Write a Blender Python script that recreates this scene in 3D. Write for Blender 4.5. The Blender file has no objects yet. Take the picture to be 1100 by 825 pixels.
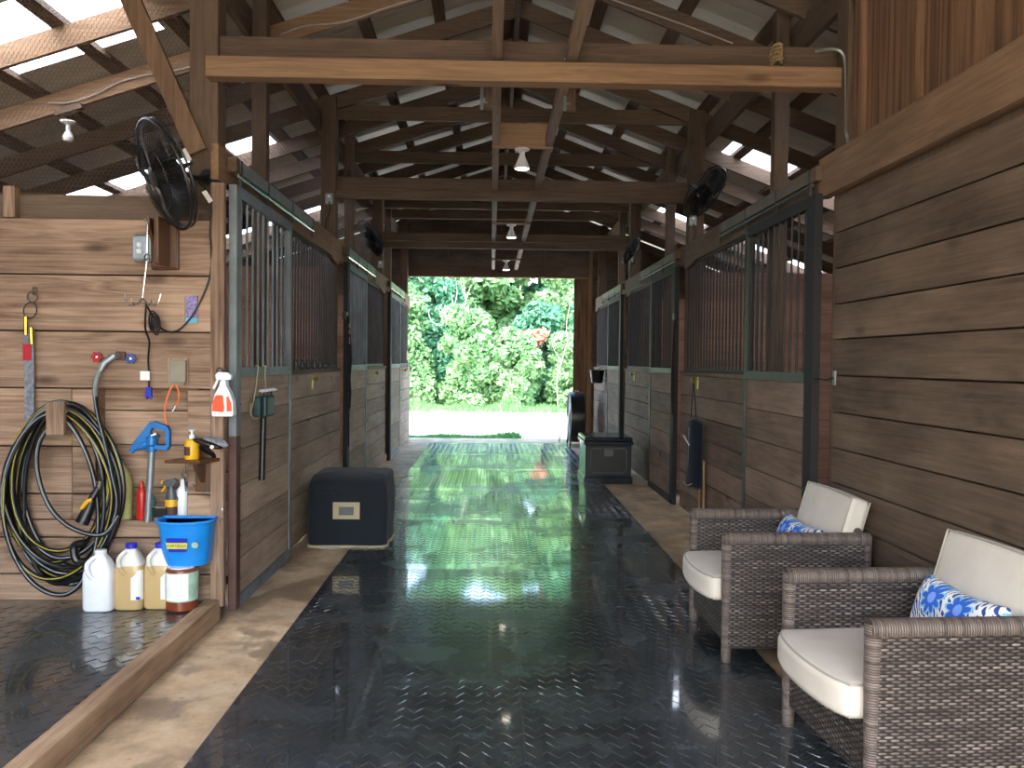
import bpy, bmesh, math, random
import numpy as np
from mathutils import Vector, Matrix, Euler
random.seed(7); RNG = np.random.default_rng(7)
PI = math.pi
sc = bpy.context.scene
COL = sc.collection

# ------------------------------------------------------------------ materials
def new_mat(name):
    m = bpy.data.materials.new(name); m.use_nodes = True
    nt = m.node_tree; nt.nodes.clear()
    out = nt.nodes.new('ShaderNodeOutputMaterial'); b = nt.nodes.new('ShaderNodeBsdfPrincipled')
    nt.links.new(b.outputs[0], out.inputs[0])
    return m, nt, b
def N(nt, t, **k):
    n = nt.nodes.new('ShaderNode' + t)
    for a, v in k.items(): setattr(n, a, v)
    return n
def srgb(c):
    if isinstance(c, str):
        c = tuple(int(c[i:i+2], 16) for i in (0, 2, 4))
    return tuple(((v/255)/12.92 if v/255 <= .04045 else ((v/255+.055)/1.055)**2.4) for v in c) + (1.0,)
def plug(nt, a, b):
    nt.links.new(a, b)
def setin(n, i, v, nt=None):
    if hasattr(v, 'is_linked') or hasattr(v, 'links'): nt.links.new(v, n.inputs[i])
    else: n.inputs[i].default_value = v
def math_n(nt, op, a, b=None, c=None, clamp=False):
    n = N(nt, 'Math', operation=op); n.use_clamp = clamp
    setin(n, 0, a, nt)
    if b is not None: setin(n, 1, b, nt)
    if c is not None: setin(n, 2, c, nt)
    return n.outputs[0]
def mix_rgb(nt, f, a, b, mode='MIX'):
    n = N(nt, 'Mix', data_type='RGBA', blend_type=mode)
    setin(n, 0, f, nt); setin(n, 6, a, nt); setin(n, 7, b, nt)
    return n.outputs[2]
def ramp(nt, fac, stops):
    n = N(nt, 'ValToRGB'); e = n.color_ramp.elements
    while len(e) > 1: e.remove(e[-1])
    e[0].position, e[0].color = stops[0]
    for p, c in stops[1:]:
        x = e.new(p); x.color = c
    plug(nt, fac, n.inputs[0]); return n.outputs[0]
def obj_coord(nt): return N(nt, 'TexCoord').outputs['Object']
def mapping(nt, vec, scale=(1,1,1), loc=(0,0,0), rot=(0,0,0)):
    n = N(nt, 'Mapping'); plug(nt, vec, n.inputs[0])
    setin(n, 1, loc, nt); n.inputs[2].default_value = rot; n.inputs[3].default_value = scale
    return n.outputs[0]
def noise(nt, vec, scale, detail=4, rough=.55, dist=0.0):
    n = N(nt, 'TexNoise'); plug(nt, vec, n.inputs['Vector'])
    n.inputs['Scale'].default_value = scale; n.inputs['Detail'].default_value = detail
    n.inputs['Roughness'].default_value = rough; n.inputs['Distortion'].default_value = dist
    return n.outputs['Fac']
def bump(nt, h, b, strength=.5, dist=.01):
    n = N(nt, 'Bump'); n.inputs['Strength'].default_value = strength; n.inputs['Distance'].default_value = dist
    plug(nt, h, n.inputs['Height']); plug(nt, n.outputs[0], b.inputs['Normal'])

def plain(name, col, rough=.6, metal=0.0, var=.12, nscale=12, bmp=.0, spec=.5, trans=0.0, alpha=1.0, coat=0.0, emis=None, estr=0):
    m, nt, b = new_mat(name); c = srgb(col)
    oc = obj_coord(nt); f = noise(nt, oc, nscale, 5)
    d = tuple(v*(1-var*1.5) for v in c[:3])+(1,); l = tuple(min(1, v*(1+var)) for v in c[:3])+(1,)
    plug(nt, ramp(nt, f, [(.3, d), (.7, l)]), b.inputs['Base Color'])
    b.inputs['Roughness'].default_value = rough; b.inputs['Metallic'].default_value = metal
    b.inputs['Specular IOR Level'].default_value = spec
    if trans: b.inputs['Transmission Weight'].default_value = trans
    if coat: b.inputs['Coat Weight'].default_value = coat
    if alpha < 1: b.inputs['Alpha'].default_value = alpha
    if emis: b.inputs['Emission Color'].default_value = srgb(emis); b.inputs['Emission Strength'].default_value = estr
    if bmp: bump(nt, f, b, bmp, .004)
    return m

def wood(name, light, dark, axis, rough=.75, knots=True, ring=6.0, rw=.16, blotch=.5, island=.35, spec=.3, bmp=.35):
    """sawn timber with the grain along one axis of the object"""
    m, nt, b = new_mat(name)
    oc = obj_coord(nt)
    rpi = N(nt, 'NewGeometry').outputs['Random Per Island']
    comb = N(nt, 'CombineXYZ')
    o1 = math_n(nt, 'MULTIPLY', rpi, 37.0); o2 = math_n(nt, 'MULTIPLY', rpi, 91.0)
    plug(nt, o1, comb.inputs[0]); plug(nt, o2, comb.inputs[1]); plug(nt, o1, comb.inputs[2])
    add = N(nt, 'VectorMath', operation='ADD'); plug(nt, oc, add.inputs[0]); plug(nt, comb.outputs[0], add.inputs[1])
    v = add.outputs[0]
    s = [ring*3.2]*3; s[axis] = ring*.18
    s2 = [70]*3; s2[axis] = 2.2
    s3 = [2.4]*3; s3[axis] = .9
    g1 = noise(nt, mapping(nt, v, tuple(s)), 1.0, 3, .5, 1.1)
    g1 = math_n(nt, 'PINGPONG', math_n(nt, 'MULTIPLY', g1, 5.0), .5)
    g1 = math_n(nt, 'MULTIPLY', g1, 2.0)
    g2 = noise(nt, mapping(nt, v, tuple(s2)), 1.0, 4, .6)
    g3 = noise(nt, mapping(nt, v, tuple(s3)), 1.0, 5, .6)
    f = math_n(nt, 'ADD', math_n(nt, 'ADD', math_n(nt, 'MULTIPLY', g1, rw), (.42-rw)*.5), math_n(nt, 'MULTIPLY', g2, .55))
    f = math_n(nt, 'ADD', f, math_n(nt, 'MULTIPLY', math_n(nt, 'SUBTRACT', g3, .5), blotch))
    L, D = srgb(light), srgb(dark)
    c = ramp(nt, f, [(.18, D), (.75, L)])
    if knots:
        vo = N(nt, 'TexVoronoi'); sk = [3.4]*3; sk[axis] = 1.3
        plug(nt, mapping(nt, v, tuple(sk)), vo.inputs['Vector']); vo.inputs['Scale'].default_value = 1.0
        k = math_n(nt, 'LESS_THAN', vo.outputs['Distance'], .07)
        k = ramp(nt, vo.outputs['Distance'], [(.05, (1,1,1,1)), (.13, (0,0,0,1))])
        kk = tuple(x*.45 for x in D[:3])+(1,)
        c = mix_rgb(nt, math_n(nt, 'MULTIPLY', k, .8), c, kk)
    hsv = N(nt, 'HueSaturation'); plug(nt, c, hsv.inputs['Color'])
    plug(nt, math_n(nt, 'ADD', math_n(nt, 'MULTIPLY', rpi, island), 1-island*.5), hsv.inputs['Value'])
    plug(nt, hsv.outputs[0], b.inputs['Base Color'])
    b.inputs['Roughness'].default_value = rough; b.inputs['Specular IOR Level'].default_value = spec
    bump(nt, math_n(nt, 'ADD', g2, math_n(nt, 'MULTIPLY', g1, .4)), b, bmp, .004)
    return m

W = {}
def wset(key, light, dark, **k):
    for a, n in enumerate('xyz'): W[key+n] = wood(key+'_grain_'+n, light, dark, a, **k)
wset('wash', 'ad917a', '604a3a', rw=.26, ring=4.0, blotch=1.1, island=.42)        # weathered pale planks of the wash bay
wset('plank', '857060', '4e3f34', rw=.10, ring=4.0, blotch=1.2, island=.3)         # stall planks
wset('dark', '746251', '3c3128', ring=4.0, rw=.10, blotch=1.3, island=.22)           # long wall behind the chairs
wset('frame', '74604c', '42362b', ring=5.0, blotch=.6, island=.3)         # posts and rafters
wset('beam', 'a38260', '66503a', ring=5.0, blotch=.6, island=.2)          # fresher sawn beams
wset('strip', 'a08c78', '6c5a4a', ring=5.0, blotch=.6, island=.2)
wset('ply', '8a6a50', '503d2e', ring=1.6, rw=.42, blotch=.5, island=.2, knots=False)
wset('pale', 'b8a28c', '7c6856', ring=4.0, rw=.10, blotch=1.2, island=.28)  # left stall fronts: weathered planks, lightened further to paint in extra light
wset('header', '8c7056', '564333', ring=5.0, rw=.16, blotch=.8, island=.2)
wset('curb', 'c2a484', '7c5f48', ring=4.0, rw=.08, blotch=1.6, island=.1)
wset('inner', 'a88268', '6a4c3a', ring=4.0, rw=.10, blotch=1.0, island=.25)
wset('walnut', '6b4526', '341e10', ring=5.0, blotch=.3, island=.1, knots=False, rough=.35, spec=.5, bmp=.1)

def mat_concrete():
    m, nt, b = new_mat('concrete'); oc = obj_coord(nt)
    f = noise(nt, oc, 3.0, 8, .65); g = noise(nt, oc, 45, 4, .6)
    w = noise(nt, mapping(nt, oc, (1.3, .8, 1), (3, 1, 0)), 2.4, 4, .55)
    c = ramp(nt, f, [(.36, srgb('93785a')), (.5, srgb('c0a27c')), (.66, srgb('dcc7a6'))])
    wet = ramp(nt, w, [(.52, (0,0,0,1)), (.58, (1,1,1,1))])
    c = mix_rgb(nt, math_n(nt, 'MULTIPLY', wet, .75), c, srgb('73583c'))
    c = mix_rgb(nt, math_n(nt, 'MULTIPLY', g, .3), c, srgb('e6d6bd'))
    vo = N(nt, 'TexVoronoi'); plug(nt, oc, vo.inputs['Vector']); vo.inputs['Scale'].default_value = 9
    sp = ramp(nt, vo.outputs['Distance'], [(.06, (1,1,1,1)), (.14, (0,0,0,1))])
    c = mix_rgb(nt, math_n(nt, 'MULTIPLY', sp, .4), c, srgb('6d5b4b'))
    plug(nt, c, b.inputs['Base Color'])
    plug(nt, ramp(nt, wet, [(0, (.75,)*3+(1,)), (1, (.35,)*3+(1,))]), b.inputs['Roughness'])
    bump(nt, math_n(nt, 'ADD', f, math_n(nt, 'MULTIPLY', g, .3)), b, .25, .01)
    return m
def mat_rubber(name, rmin, rmax):
    """black stall mat with a raised herringbone tread, damp in patches"""
    m, nt, b = new_mat(name); oc = obj_coord(nt)
    sx = N(nt, 'SeparateXYZ'); plug(nt, oc, sx.inputs[0])
    u = math_n(nt, 'FRACT', math_n(nt, 'MULTIPLY', math_n(nt, 'ADD', sx.outputs[0], 50.0), 1/.1743))
    tri = math_n(nt, 'MULTIPLY', math_n(nt, 'ABSOLUTE', math_n(nt, 'SUBTRACT', u, .5)), 2.0)
    v = math_n(nt, 'FRACT', math_n(nt, 'MULTIPLY', math_n(nt, 'ADD', math_n(nt, 'ADD', sx.outputs[1], 50.0), math_n(nt, 'MULTIPLY', tri, .04)), 1/.061))
    bar = math_n(nt, 'MULTIPLY', math_n(nt, 'SUBTRACT', .17, math_n(nt, 'ABSOLUTE', math_n(nt, 'SUBTRACT', v, .5))), 18.0, clamp=True)
    g = math_n(nt, 'FRACT', math_n(nt, 'MULTIPLY', u, 2.0))
    gap = math_n(nt, 'MULTIPLY', math_n(nt, 'SUBTRACT', .44, math_n(nt, 'ABSOLUTE', math_n(nt, 'SUBTRACT', g, .5))), 18.0, clamp=True)
    tread = math_n(nt, 'MULTIPLY', bar, gap)
    big = noise(nt, oc, .8, 4, .6); mid = noise(nt, oc, 3.2, 6, .65)
    wet = math_n(nt, 'ADD', math_n(nt, 'MULTIPLY', big, .6), math_n(nt, 'MULTIPLY', mid, .4))
    plug(nt, ramp(nt, wet, [(.40, (rmin,)*3+(1,)), (.64, (rmax,)*3+(1,))]), b.inputs['Roughness'])
    c = ramp(nt, mid, [(.3, srgb('24292b')), (.75, srgb('40464a'))])
    vo = N(nt, 'TexVoronoi'); plug(nt, oc, vo.inputs['Vector']); vo.inputs['Scale'].default_value = 2.1
    dist = math_n(nt, 'ADD', vo.outputs['Distance'], math_n(nt, 'MULTIPLY', noise(nt, oc, 22, 3), .16))
    dust = ramp(nt, dist, [(.125, (1,1,1,1)), (.15, (0,0,0,1))])
    sx2 = N(nt, 'SeparateColor'); plug(nt, vo.outputs['Color'], sx2.inputs[0])
    dust = math_n(nt, 'MULTIPLY', math_n(nt, 'MULTIPLY', dust, math_n(nt, 'GREATER_THAN', sx2.outputs[0], .62)), math_n(nt, 'GREATER_THAN', mid, .42))
    c = mix_rgb(nt, math_n(nt, 'MULTIPLY', dust, .5), c, srgb('8c9092'))
    plug(nt, c, b.inputs['Base Color'])
    b.inputs['Specular IOR Level'].default_value = .9
    plug(nt, ramp(nt, wet, [(.46, (1,)*3+(1,)), (.62, (.35,)*3+(1,))]), b.inputs['Coat Weight']); b.inputs['Coat Roughness'].default_value = .05; b.inputs['Coat IOR'].default_value = 1.65
    bump(nt, math_n(nt, 'ADD', math_n(nt, 'MULTIPLY', mid, .6), math_n(nt, 'MULTIPLY', noise(nt, oc, 60, 3), .06)), b, .4, .0035)
    return m
def mat_wicker():
    m, nt, b = new_mat('woven_wicker'); oc = obj_coord(nt)
    s = N(nt, 'SeparateXYZ'); plug(nt, oc, s.inputs[0])
    u = math_n(nt, 'ADD', math_n(nt, 'ADD', s.outputs[0], s.outputs[1]), 20.0); z = s.outputs[2]
    row = math_n(nt, 'MULTIPLY', z, 1/.0105); rf = math_n(nt, 'FLOOR', row)
    strand = math_n(nt, 'ABSOLUTE', math_n(nt, 'SINE', math_n(nt, 'MULTIPLY', row, PI)))
    over = math_n(nt, 'COSINE', math_n(nt, 'ADD', math_n(nt, 'MULTIPLY', u, PI/.021), math_n(nt, 'MULTIPLY', rf, PI)))
    h = math_n(nt, 'MULTIPLY', strand, math_n(nt, 'ADD', math_n(nt, 'MULTIPLY', over, .48), .52))
    comb = N(nt, 'CombineXYZ'); plug(nt, math_n(nt, 'MULTIPLY', u, 5.0), comb.inputs[0]); plug(nt, math_n(nt, 'MULTIPLY', rf, 7.31), comb.inputs[2])
    r = noise(nt, comb.outputs[0], 1.0, 2, .6)
    c = ramp(nt, r, [(.32, srgb('332d2a')), (.52, srgb('5d5450')), (.68, srgb('877d78'))])
    c = mix_rgb(nt, ramp(nt, h, [(.12, (1,1,1,1)), (.5, (0,0,0,1))]), c, srgb('1f1a18'))
    plug(nt, c, b.inputs['Base Color']); b.inputs['Roughness'].default_value = .5
    bump(nt, h, b, .9, .004)
    return m
def mat_wrap(name, axis, base=('3e3632', '7d7068')):
    m, nt, b = new_mat(name); oc = obj_coord(nt)
    s = N(nt, 'SeparateXYZ'); plug(nt, oc, s.inputs[0]); t = math_n(nt, 'MULTIPLY', math_n(nt, 'ADD', s.outputs[axis], 9.0), 1/.0085)
    h = math_n(nt, 'ABSOLUTE', math_n(nt, 'SINE', math_n(nt, 'MULTIPLY', t, PI)))
    comb = N(nt, 'CombineXYZ'); plug(nt, math_n(nt, 'MULTIPLY', math_n(nt, 'FLOOR', t), .37), comb.inputs[0])
    r = noise(nt, comb.outputs[0], 1.0, 2)
    c = ramp(nt, r, [(.3, srgb(base[0])), (.7, srgb(base[1]))])
    c = mix_rgb(nt, ramp(nt, h, [(.0, (1,1,1,1)), (.4, (0,0,0,1))]), c, srgb('221d1a'))
    plug(nt, c, b.inputs['Base Color']); b.inputs['Roughness'].default_value = .45
    bump(nt, h, b, .8, .003)
    return m
def mat_floral():
    m, nt, b = new_mat('blue_floral_print'); oc = obj_coord(nt)
    s = N(nt, 'SeparateXYZ'); plug(nt, oc, s.inputs[0])
    c2 = N(nt, 'CombineXYZ'); plug(nt, s.outputs[1], c2.inputs[0]); plug(nt, s.outputs[2], c2.inputs[1])
    v = c2.outputs[0]
    def flowers(scale, off, petals, r0, amp):
        mp = mapping(nt, v, (1,1,1), off)
        vo = N(nt, 'TexVoronoi', voronoi_dimensions='2D'); plug(nt, mp, vo.inputs['Vector']); vo.inputs['Scale'].default_value = scale
        vo.inputs['Randomness'].default_value = .55
        sc_ = N(nt, 'VectorMath', operation='SCALE'); plug(nt, mp, sc_.inputs[0]); sc_.inputs['Scale'].default_value = 1.0
        sub = N(nt, 'VectorMath', operation='SUBTRACT'); plug(nt, sc_.outputs[0], sub.inputs[0]); plug(nt, vo.outputs['Position'], sub.inputs[1])
        q = N(nt, 'SeparateXYZ'); plug(nt, sub.outputs[0], q.inputs[0])
        a = math_n(nt, 'ARCTAN2', q.outputs[1], q.outputs[0])
        pet = math_n(nt, 'ABSOLUTE', math_n(nt, 'COSINE', math_n(nt, 'MULTIPLY', a, petals/2)))
        lim = math_n(nt, 'ADD', math_n(nt, 'MULTIPLY', pet, amp), r0)
        return vo.outputs['Distance'], lim
    base = srgb('e9ebe6')
    d, lim = flowers(6.0, (.3,.1,0), 9, .20, .17)
    d2, lim2 = flowers(6.0, (.39,.19,0), 15, .10, .62)
    fern = math_n(nt, 'LESS_THAN', d2, lim2)
    wav = N(nt, 'TexWave'); plug(nt, mapping(nt, v, (1,1,1), (0,0,0), (0,0,.7)), wav.inputs['Vector']); wav.inputs['Scale'].default_value = 16; wav.inputs['Distortion'].default_value = 9
    wav.inputs['Detail'].default_value = 1
    fern = math_n(nt, 'MULTIPLY', fern, math_n(nt, 'GREATER_THAN', wav.outputs['Fac'], .45))
    c = mix_rgb(nt, fern, base, srgb('2f4a93'))
    halo = math_n(nt, 'LESS_THAN', d, math_n(nt, 'ADD', lim, .07))
    c = mix_rgb(nt, halo, c, srgb('8ec8ee'))
    c = mix_rgb(nt, math_n(nt, 'LESS_THAN', d, lim), c, srgb('2f66c8'))
    c = mix_rgb(nt, math_n(nt, 'LESS_THAN', d, .13), c, srgb('7ea6f0'))
    plug(nt, c, b.inputs['Base Color']); b.inputs['Roughness'].default_value = .9
    return m
def mat_metalroof():
    m, nt, b = new_mat('painted_roof_sheet'); oc = obj_coord(nt)
    s = N(nt, 'SeparateXYZ'); plug(nt, oc, s.inputs[0])
    f = noise(nt, mapping(nt, oc, (.6, 3, 1)), 1.0, 5, .6)
    plug(nt, ramp(nt, f, [(.3, srgb('a9a493')), (.7, srgb('c9c4b2'))]), b.inputs['Base Color'])
    b.inputs['Roughness'].default_value = .5
    w = math_n(nt, 'ABSOLUTE', math_n(nt, 'SINE', math_n(nt, 'MULTIPLY', s.outputs[1], PI/.2286)))
    bump(nt, math_n(nt, 'POWER', w, .3), b, .5, .02)
    return m
def mat_skylight():
    m = bpy.data.materials.new('translucent_roof_panel'); m.use_nodes = True; nt = m.node_tree; nt.nodes.clear()
    out = nt.nodes.new('ShaderNodeOutputMaterial'); t = N(nt, 'BsdfTranslucent'); tr = N(nt, 'BsdfTransparent'); mx = N(nt, 'MixShader')
    t.inputs[0].default_value = (.95,.95,.97,1); tr.inputs[0].default_value = (.95,.96,1,1); mx.inputs[0].default_value = .3
    nt.links.new(t.outputs[0], mx.inputs[1]); nt.links.new(tr.outputs[0], mx.inputs[2]); nt.links.new(mx.outputs[0], out.inputs[0])
    return m
def mat_leaf(name, stops, trans=.28):
    m = bpy.data.materials.new(name); m.use_nodes = True; nt = m.node_tree; nt.nodes.clear()
    out = nt.nodes.new('ShaderNodeOutputMaterial'); d = N(nt, 'BsdfDiffuse'); t = N(nt, 'BsdfTranslucent'); mx = N(nt, 'MixShader')
    rpi = N(nt, 'NewGeometry').outputs['Random Per Island']
    f = noise(nt, obj_coord(nt), .7, 3, .6)
    fac = math_n(nt, 'ADD', math_n(nt, 'MULTIPLY', rpi, .5), math_n(nt, 'MULTIPLY', f, .5))
    n = len(stops); c = ramp(nt, fac, [(.2+.6*i/(n-1), srgb(s)) for i, s in enumerate(stops)])
    plug(nt, c, d.inputs[0]); plug(nt, c, t.inputs[0]); mx.inputs[0].default_value = trans
    nt.links.new(d.outputs[0], mx.inputs[1]); nt.links.new(t.outputs[0], mx.inputs[2]); nt.links.new(mx.outputs[0], out.inputs[0])
    return m
def mat_ground():
    m, nt, b = new_mat('gravel_yard'); oc = obj_coord(nt)
    f = noise(nt, oc, .25, 6, .6); g = noise(nt, oc, 30, 4, .6)
    c = ramp(nt, f, [(.3, srgb('d8cdbb')), (.7, srgb('e9e2d4'))])
    c = mix_rgb(nt, math_n(nt, 'MULTIPLY', g, .3), c, srgb('b5aa98'))
    plug(nt, c, b.inputs['Base Color']); b.inputs['Roughness'].default_value = .95
    bump(nt, g, b, .4, .02)
    return m
def mat_fabric(name, col, wr=.3, sc_=6):
    m, nt, b = new_mat(name); oc = obj_coord(nt); c = srgb(col)
    f = noise(nt, oc, sc_, 4, .55); g = noise(nt, oc, 300, 2)
    plug(nt, ramp(nt, f, [(.3, tuple(v*.88 for v in c[:3])+(1,)), (.7, c)]), b.inputs['Base Color'])
    b.inputs['Roughness'].default_value = .9; b.inputs['Specular IOR Level'].default_value = .2
    b.inputs['Sheen Weight'].default_value = .1
    bump(nt, math_n(nt, 'ADD', f, math_n(nt, 'MULTIPLY', g, .03)), b, wr, .02)
    return m

M = dict(
 concrete=mat_concrete(), rubber=mat_rubber('rubber_tread_mat', .16, .36), rubber2=mat_rubber('wash_bay_mat', .12, .36),
 wicker=mat_wicker(), wrapx=mat_wrap('wicker_wrap_x', 0), wrapz=mat_wrap('wicker_wrap_z', 2), wrapy=mat_wrap('wicker_wrap_y', 1),
 floral=mat_floral(), roof=mat_metalroof(), skylight=mat_skylight(), ground=mat_ground(),
 cushion=mat_fabric('cushion_cloth', 'c9c2b6', .25, 5), piping=mat_fabric('cushion_piping', 'a39c90', .1),
 canvas=mat_fabric('dark_canvas', '23282f', .55, 5), beige=mat_fabric('beige_webbing', 'b9ac90', .2),
 navy=mat_fabric('navy_cloth', '121827', .5, 9), black_cloth=mat_fabric('black_webbing', '1c1c1e', .3, 20),
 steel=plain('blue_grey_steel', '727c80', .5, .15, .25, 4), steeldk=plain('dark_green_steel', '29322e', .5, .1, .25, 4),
 stileblk=plain('black_steel', '0a0b0c', .7, 0, .2, 4), barshade=plain('shaded_bar_steel', '191715', .6, .1, .2, 8), bar=plain('bar_steel', '3c3936', .5, .3, .3, 8), rust=plain('rusty_steel', '5e423c', .6, .3, .25, 6),  # right-hand bars: backlit shade painted in as a darker bar colour
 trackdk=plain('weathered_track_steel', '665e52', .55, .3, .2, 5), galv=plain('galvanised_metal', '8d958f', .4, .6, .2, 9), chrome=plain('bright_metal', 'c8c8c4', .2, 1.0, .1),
 brass=plain('brass', 'b8983f', .28, 1.0, .15), black=plain('black_plastic', '121416', .35, 0, .2), blackg=plain('glossy_black', '0f1113', .15),
 trunkbl=plain('trunk_dark_blue', '1f2632', .18, 0, .2, 3), trunkin=plain('trunk_panel', '0b0a0e', .55, 0, .2, 3),
 white=plain('white_plastic', 'e8ecf2', .4, 0, .04), whitep=plain('white_paper', 'eeeeea', .7, 0, .05),
 milk=plain('translucent_jug', 'e6e6dc', .35, 0, .04), amber=plain('amber_liquid_jug', 'c8b078', .25, 0, .08, 5), blue=plain('bucket_blue', '1d8fe8', .35, 0, .06),
 bluepaint=plain('pump_blue', '1f6fb4', .4, .1, .15), capblue=plain('cap_blue', '2a2fb8', .4), pipe=plain('grey_pipe', '8b9296', .4, .5, .12),
 orange=plain('orange_plastic', 'f0521c', .45), yellow=plain('yellow_plastic', 'e9b51b', .4, 0, .08), red=plain('red_plastic', 'c22a20', .3, 0, .1),
 redknob=plain('red_enamel', 'b02632', .4), blueknob=plain('blue_enamel', '3a4f8c', .4), teal=plain('teal_plastic', '3f8f94', .4),
 green=plain('green_plastic', '159a55', .4), greendk=plain('dark_green_plastic', '17393c', .5), greylab=plain('grey_plastic', '4c5156', .4),
 brownliq=plain('brown_pellets', '7a3b22', .3, 0, .25, 30), labelgrn=plain('pale_green_label', 'a9c9b6', .6, 0, .2, 14), hose=plain('black_hose', '131517', .3, 0, .2),
 stripey=plain('hose_yellow_stripe', 'a89a2e', .45), stripew=plain('hose_grey_stripe', '8b9398', .4), orangewire=plain('orange_cord', 'e8743a', .5),
 outlet=plain('outlet_cover', '8a8272', .5), lampwhite=plain('white_lamp_glass', 'dedad0', .35, 0, .05), wirew=plain('white_cable', 'b9ad9c', .5),
 wire=plain('chicken_wire', '8a7a6c', .5, .5, .2), bark=plain('bark', '8c8176', .9, 0, .3, 8, .5), deadwood=plain('bare_branch', 'a09a92', .9, 0, .15),
 rope=plain('old_rope', '9a835c', .9, 0, .3, 60, .5), nest=plain('nest_straw', '6a533a', .95, 0, .4, 60, .8), pink=plain('pink_plastic', 'e88a78', .5),
 purple=plain('purple_print', '8d7fae', .6, 0, .5, 60), lightblue=plain('light_blue_print', '68b8d0', .6), lead=plain('grey_webbing', '7c8088', .8, 0, .35, 40),
 leafA=mat_leaf('leaf_mid_green', ['477a62', '6c9f7a', '92bf90']), leafB=mat_leaf('leaf_light_green', ['5f8c60', '80aa76', '9fc48c']),
 leafC=mat_leaf('leaf_deep_green', ['376e58', '5c9474', '84b88c']), leafO=mat_leaf('leaf_orange', ['b87c60', 'cc957a', 'dcb09a']),
 grass=mat_leaf('grass_blade', ['447a44', '62985a', '84b474'], .3), lampem=plain('lit_bulb', 'fff6e6', .4, 0, 0, 5, emis='fff2dc', estr=6),
 glass=plain('clear_plastic', '9aa7b0', .15, 0, .1, 8), yel2=plain('pale_yellow_jug', 'b9b878', .35, 0, .1), siding=plain('grey_metal_siding', '8a8a84', .5, .3, .1))

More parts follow.
